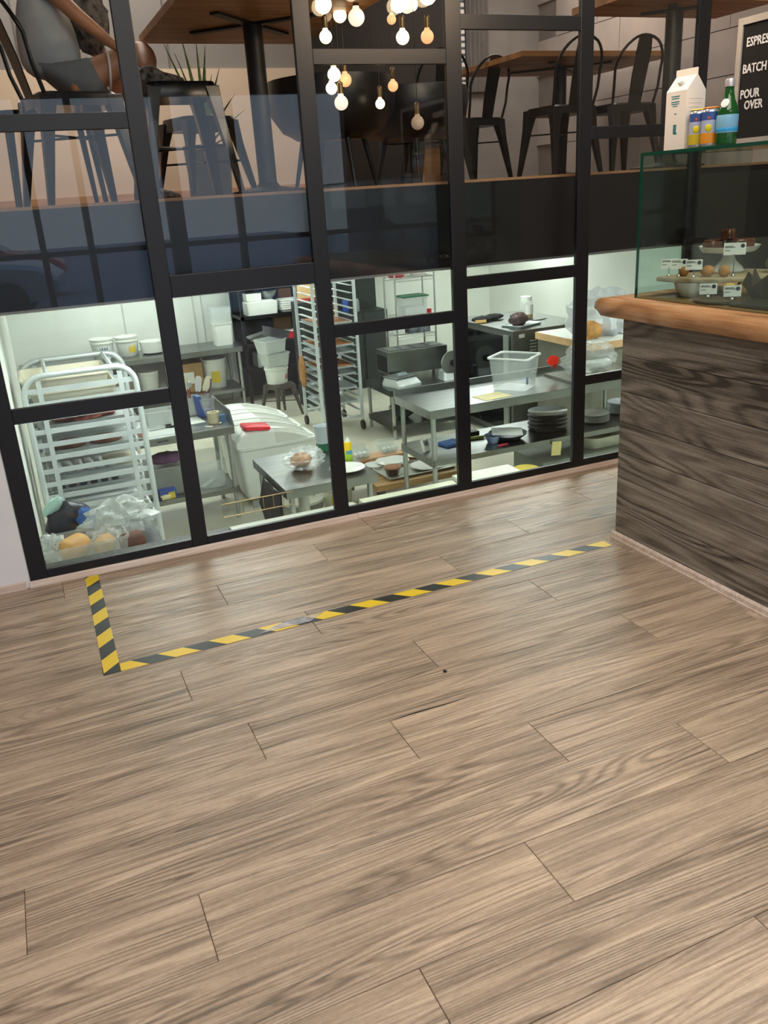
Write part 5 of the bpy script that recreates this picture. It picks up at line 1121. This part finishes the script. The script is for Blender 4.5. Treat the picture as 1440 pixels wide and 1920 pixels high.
# side shelf behind rack with red board
rb = thing('framed_board', 'wooden board with red frame beside the top of the far rack', 'board', (3.70, 11.2, .22)); MB().cbox(0, 0, 0, .34, .02, .24).obj('panel', mat('maple', '#cfae7a', .6), rb); MB().box(-.19, .19, -.012, .012, -.035, 0).obj('red_edge', mat('brick_red', '#b5372a', .5), rb); MB().box(.17, .20, -.012, .012, 0, .24).obj('red_edge', mat('brick_red', '#b5372a'), rb)
cab = thing('tall_cabinet', 'dark tall cabinet behind the far rack and wire shelf', 'cabinet', (4.65, 12.0, ZK)); MB().cbox(0, 0, 0, .80, .6, 1.13).obj('cabinet_body', mat('dark_grey_green', '#2a302e', .5), cab); MB().cbox(0, .2, 1.13, .80, .2, .95).obj('upper_body', mat('dark_grey_green', '#2a302e', .5), cab); MB().cbox(-.2, -.305, .05, .36, .012, 1.05).obj('door', mat('charcoal', '#33383a', .5), cab); MB().cbox(.2, -.305, .05, .36, .012, 1.05).obj('door', mat('charcoal', '#33383a', .5), cab)
MB().cbox(0, 0, 0, .38, .03, .24).obj('tray_back', mat('maple', '#cfae7a'), None, (3.70, 11.24, -.02), label='pale wooden panel behind the framed board', cat='board') if 0 else None
sup = thing('wall_shelf', 'narrow dark shelf unit carrying the framed board', 'shelf', (3.72, 11.2, ZK)); MB().cbox(0, 0, 0, .5, .3, 1.43).obj('shelf_body', mat('dark_grey', '#2b302f', .7), sup)
for i, (x, c_, lab) in enumerate(((4.28, mat('brown_pack', '#8b6a52', .6), 'brown packet beside the blue capped jar on the dark cabinet'), (4.45, blue_pl, 'blue lidded pot on the dark cabinet'), (4.62, clear, 'clear glass jar with white lid on the dark cabinet'))):
    MB().lathe([(.05, 0), (.055, .02), (.05, .15), (.04, .18), (0, .18)], 18).obj(['packet', 'pot', 'glass_jar'][i], c_, None, (x, 11.85, ZK + 1.1305), smooth=45, label=lab, cat=['packet', 'pot', 'jar'][i])
MB().cbox(0, 0, 0, .62, .5, .30).obj('range_hood', mat('hood_white', '#d2d6c8', .5), None, (5.10, 10.9, .62), bevel=.004, label='pale boxed hood hanging near the ceiling over the wire shelf', cat='hood')
MB().cbox(0, 0, 0, .4, .4, .22).obj('hood_duct', mat('hood_white', '#d2d6c8'), None, (5.10, 10.9, .9205), label='pale duct above the boxed hood', cat='duct')

# oven and worktop at right
ov = thing('convection_oven', 'steel oven with black glass door and vented side panel', 'oven', (4.90, 7.95, ZK))
MB().box(0, .95, 0, 1.35, .06, 1.245).obj('oven_body', mat('oven_side', '#6d706c', .4, .5, .1), ov, bevel=.004)
MB().box(-.014, 0, .16, 1.33, .12, 1.18).obj('glass_door', mat('black_glass', '#0d1114', .08), ov); MB().box(-.03, -.012, .05, .15, .10, 1.2).obj('door_post', galv, ov)
MB().box(-.01, .97, -.01, 1.36, 1.246, 1.252).obj('top_plate', steel, ov)
for c_ in (.22, .34):
    for i in range(7): MB().box(c_, c_ + .085, -.004, .0, 1.12 - i * .035, 1.132 - i * .035).obj('louvre', mat('louvre_white', '#c8ccc4', .4), ov)
MB().box(.08, .15, -.003, 0, 1.17, 1.21).obj('rating_label', paper, ov)
for x in (.06, .89):
    for y in (.06, 1.29): MB().tube([(x, y, 0), (x, y, .062)], .025, 10).obj('foot', steel, ov)
ot = ZK + 1.2525
m = MB(); pan_mesh(m, .40, .30, .022); m.obj('sheet_pan', alum, None, (5.20, 8.25, ot), (0, 0, .35), smooth=35, label='small tray with a dark lump on top of the oven', cat='baking tray')
m = MB(); blob(m, 0, 0, 0, .11, .09, .075, 5, .3, 20, 12, 3, .85); m.obj('dark_roast', mat('plum_meat', '#4b3433', .5, 0, .35, 12, .4), None, (5.17, 8.26, ot + .07), smooth=60, label='dark plum coloured lump in the tray on the oven', cat='food')
MB().lathe([(.19, 0), (.20, .008), (.19, .008), (0, .004)], 32).obj('round_pan', steel, None, (5.55, 8.62, ot), smooth=45, label='round flat pan under the honey jar on the oven', cat='pan')
jr = thing('honey_jar', 'glass jar with white lid and pale label on the oven', 'jar', (5.50, 8.62, ot + .0085)); MB().lathe([(.078, 0), (.08, .01), (.08, .19), (.06, .21), (0, .21)], 26).obj('jar_body', clear, jr, smooth=45); MB().lathe([(.066, .205), (.068, .25), (.06, .254), (0, .254)], 26).obj('lid', white_pl, jr, smooth=45)
MB().lathe([(.0, .004), (.075, .005), (.076, .05), (0, .05)], 26).obj('honey', mat('honey', '#c99a2c', .2), jr, smooth=45); b = MB(); n = 10; b.v = [(.082 * math.cos(-2.2 + 1.7 * i / n), .082 * math.sin(-2.2 + 1.7 * i / n), z) for z in (.05, .16) for i in range(n + 1)]; b.f = [(i, i + 1, n + 2 + i, n + 1 + i) for i in range(n)]; b.obj('label', paper, jr)
gl2 = thing('oven_mitts', 'pair of black oven gloves with tan cuffs on the oven', 'gloves', (4.98, 8.80, ot)); 
for i, (x, y) in enumerate(((.0, .0), (.20, .06))):
    m = MB(); blob(m, x + .02, y, .035, .13, .075, .035, i, .2, 16, 8, 3, .9); m.obj('glove', mat('black_suede', '#1b1c1e', .8), gl2, smooth=60)
m = MB(); m.bar((-.10, -.06, .02), (.03, -.09, .02), .03, .03); m.obj('tan_cuff', mat('tan_trim', '#c9a766', .7), gl2)
kt = thing('cardboard_tray', 'flat cardboard box under the white plastic bag', 'box', (5.50, 7.27, ZK)); MB().cbox(0, 0, 1.178, .86, 1.0, .07).obj('tray', mat('light_card', '#cda97b', .8), kt); MB().cbox(0, 0, 1.2485, .84, .98, .0015).obj('top_paper', paper, kt)
cn = thing('steel_cabinet', 'steel cabinet below the flat cardboard box', 'cabinet', (5.54, 7.30, ZK)); MB().cbox(0, 0, 0, .84, .98, 1.177).obj('cabinet_body', mat('olive_steel', '#83847a', .42, .5, .1), cn)
m = MB(); blob(m, 0, 0, 0, .36, .30, .24, 33, .4, 30, 16, 3, .8); m.obj('plastic_bag', mat('white_film', '#e9edf2', .25, 0, .06, 12, .7, alpha=.55), None, (5.50, 7.20, ZK + 1.442), smooth=30, label='billowing white plastic bag on the cardboard box', cat='bag')
m = MB(); blob(m, 0, 0, 0, .12, .10, .095, 3, .2, 16, 10, 3, .85); m.obj('bagged_bread', mat('orange_bread', '#d29a55', .6, 0, .2, 10), None, (5.22, 7.00, ZK + 1.336), smooth=60, label='orange brown bread showing inside the white plastic bag', cat='bread')

# bread by the glass, bottom left
tr = thing('slate_counter', 'dark grey counter behind the glass foot carrying bagged bread', 'counter', (.26, 4.75, ZK)); MB().box(-.385, .26, -.30, .36, .93, .96).obj('top', mat('slate_top', '#4a5055', .45, 0, .15, 14), tr, bevel=.004); MB().box(-.37, .24, -.28, .34, 0, .93).obj('carcass', mat('dark_grey', '#2b302f'), tr)
tz = ZK + .9605
m = MB(); tub(m, .44, .26, .13, .003, .95, .03); m.obj('bread_tub', clear, None, (.10, 4.60, tz), (0, 0, .06), smooth=40, label='clear plastic tub of bread behind the bottom left pane', cat='tub')
def loaf(x, y, z, rx, ry, rz_, r, lab, mt=bread_m, seed=1):
    m = MB(); L = []
    for i in range(13):
        u = -1 + 2 * i / 12; k = (1 - abs(u) ** 5) ** .5 + .03
        L.append([(u * rx, ry * k * math.cos(a) * (1.12 if math.sin(a) > 0 else .92), rz_ + rz_ * math.sin(a) * (1.15 if math.sin(a) > 0 else .95) * min(1, k + .05)) for a in [2 * PI * j / 20 for j in range(20)]])
    m.loft(L); m.obj('bread_loaf', mt, None, (x, y, z), r, smooth=60, label=lab, cat='bread')
loaf(.04, 4.60, tz + .008, .095, .068, .062, (0, 0, .75), 'golden square loaf at the left in the clear bread tub', mat('golden_loaf', '#dba860', .6, 0, .2, 5, .1))
loaf(.20, 4.58, tz + .008, .075, .052, .05, (0, 0, 1.2), 'golden loaf in the middle of the clear bread tub', mat('golden_loaf', '#dba860'))
loaf(.35, 4.58, tz + .002, .07, .06, .05, (0, 0, .3), 'dark brown loaf right of the clear bread tub', mat('dark_loaf', '#6a3f28', .7, 0, .3, 8, .3))
def film(x, y, z, rx, ry, rz_, seed, lab, mm=None):
    m = MB(); blob(m, 0, 0, 0, rx, ry, rz_, seed, .42, 40, 24, 3.6, .95); m.obj('plastic_bag', mm or filmm, None, (x, y, z), smooth=28, label=lab, cat='bag')
film(.31, 4.80, tz + .115, .19, .12, .115, 41, 'big crumpled clear bag heaped behind the loaves', mat('cloudy_film', '#e9f2f0', .15, 0, .05, 14, .8, alpha=.5))
film(-.06, 4.62, tz + .082, .07, .10, .08, 42, 'crumpled clear bag at the left end of the bread tub', mat('cloudy_film', '#e9f2f0'))
film(.22, 4.58, tz + .085, .09, .08, .075, 43, 'crinkled clear wrap over the middle loaf')
m = MB(); blob(m, 0, 0, 0, .13, .07, .12, 50, .3, 18, 12, 3, .9); m.obj('dark_bag', mat('navy_bag', '#1c2436', .4, 0, .3, 10), None, (.05, 4.96, tz + .115), smooth=60, label='dark navy bundle behind the bread tub', cat='bag')
m = MB(); blob(m, 0, 0, 0, .07, .03, .035, 52, .35); m.obj('mint_cloth', mat('mint_cloth', '#b5ddd2', .8), None, (-.02, 4.94, tz + .225), (0, -.7, 0), smooth=60, label='mint green cloth tip above the navy bundle', cat='cloth')
m = MB(); blob(m, 0, 0, 0, .05, .04, .08, 54, .3); m.obj('blue_cloth', mat('mid_blue_cloth', '#3763ab', .8), None, (.14, 4.88, tz + .12), smooth=60, label='blue cloth beside the navy bundle', cat='cloth')

# ================================================================ STREET SIDE (behind the viewer, mirrored in the panes)
MB().box(-14, 14, -40, -4.2, -.25, -.15).obj('ground', mat('asphalt', '#a3a9b3', .8, 0, .1, 3), kind='structure')
def car(loc, rz, m, label):
    t = thing('car', label, 'car', loc, rz); b = MB(); L = []
    for x, z0, z1, w in ((-2.1, .45, .75, 1.5), (-1.9, .28, .95, 1.7), (-.9, .25, 1.0, 1.76), (.6, .25, 1.0, 1.76), (1.8, .28, .85, 1.7), (2.1, .42, .65, 1.5)): L.append([(x, -w / 2, z0), (x, w / 2, z0), (x, w / 2, z1 - .08), (x, w / 2 - .08, z1), (x, -w / 2 + .08, z1), (x, -w / 2, z1 - .08)])
    b.loft(L).obj('body', m, t, smooth=35); b = MB(); L = []
    for x, z, w in ((-1.6, .95, 1.5), (-1.0, 1.38, 1.3), (.3, 1.42, 1.3), (1.0, .98, 1.5)): L.append([(x, -w / 2, .92), (x, w / 2, .92), (x, w / 2 - .05, z), (x, -w / 2 + .05, z)])
    b.loft(L).obj('cabin', mat('car_glass', '#4a5a70', .05), t, smooth=20)
    for x in (-1.3, 1.3):
        for y in (-.8, .8): MB().lathe([(.31, -.1), (.31, .1)], 22, M=Matrix.Translation((x, y, .31)) @ Matrix.Rotation(PI / 2, 4, 'X')).obj('wheel', blackp, t, smooth=40)
car((-.9, -13, -.15), .1, mat('car_red', '#d0293f', .25), 'red car parked on the street behind the viewer')
car((-1.2, -9.5, -.15), .15, mat('car_silver', '#c5ccd8', .25, .4), 'silver car parked farther out on the street')
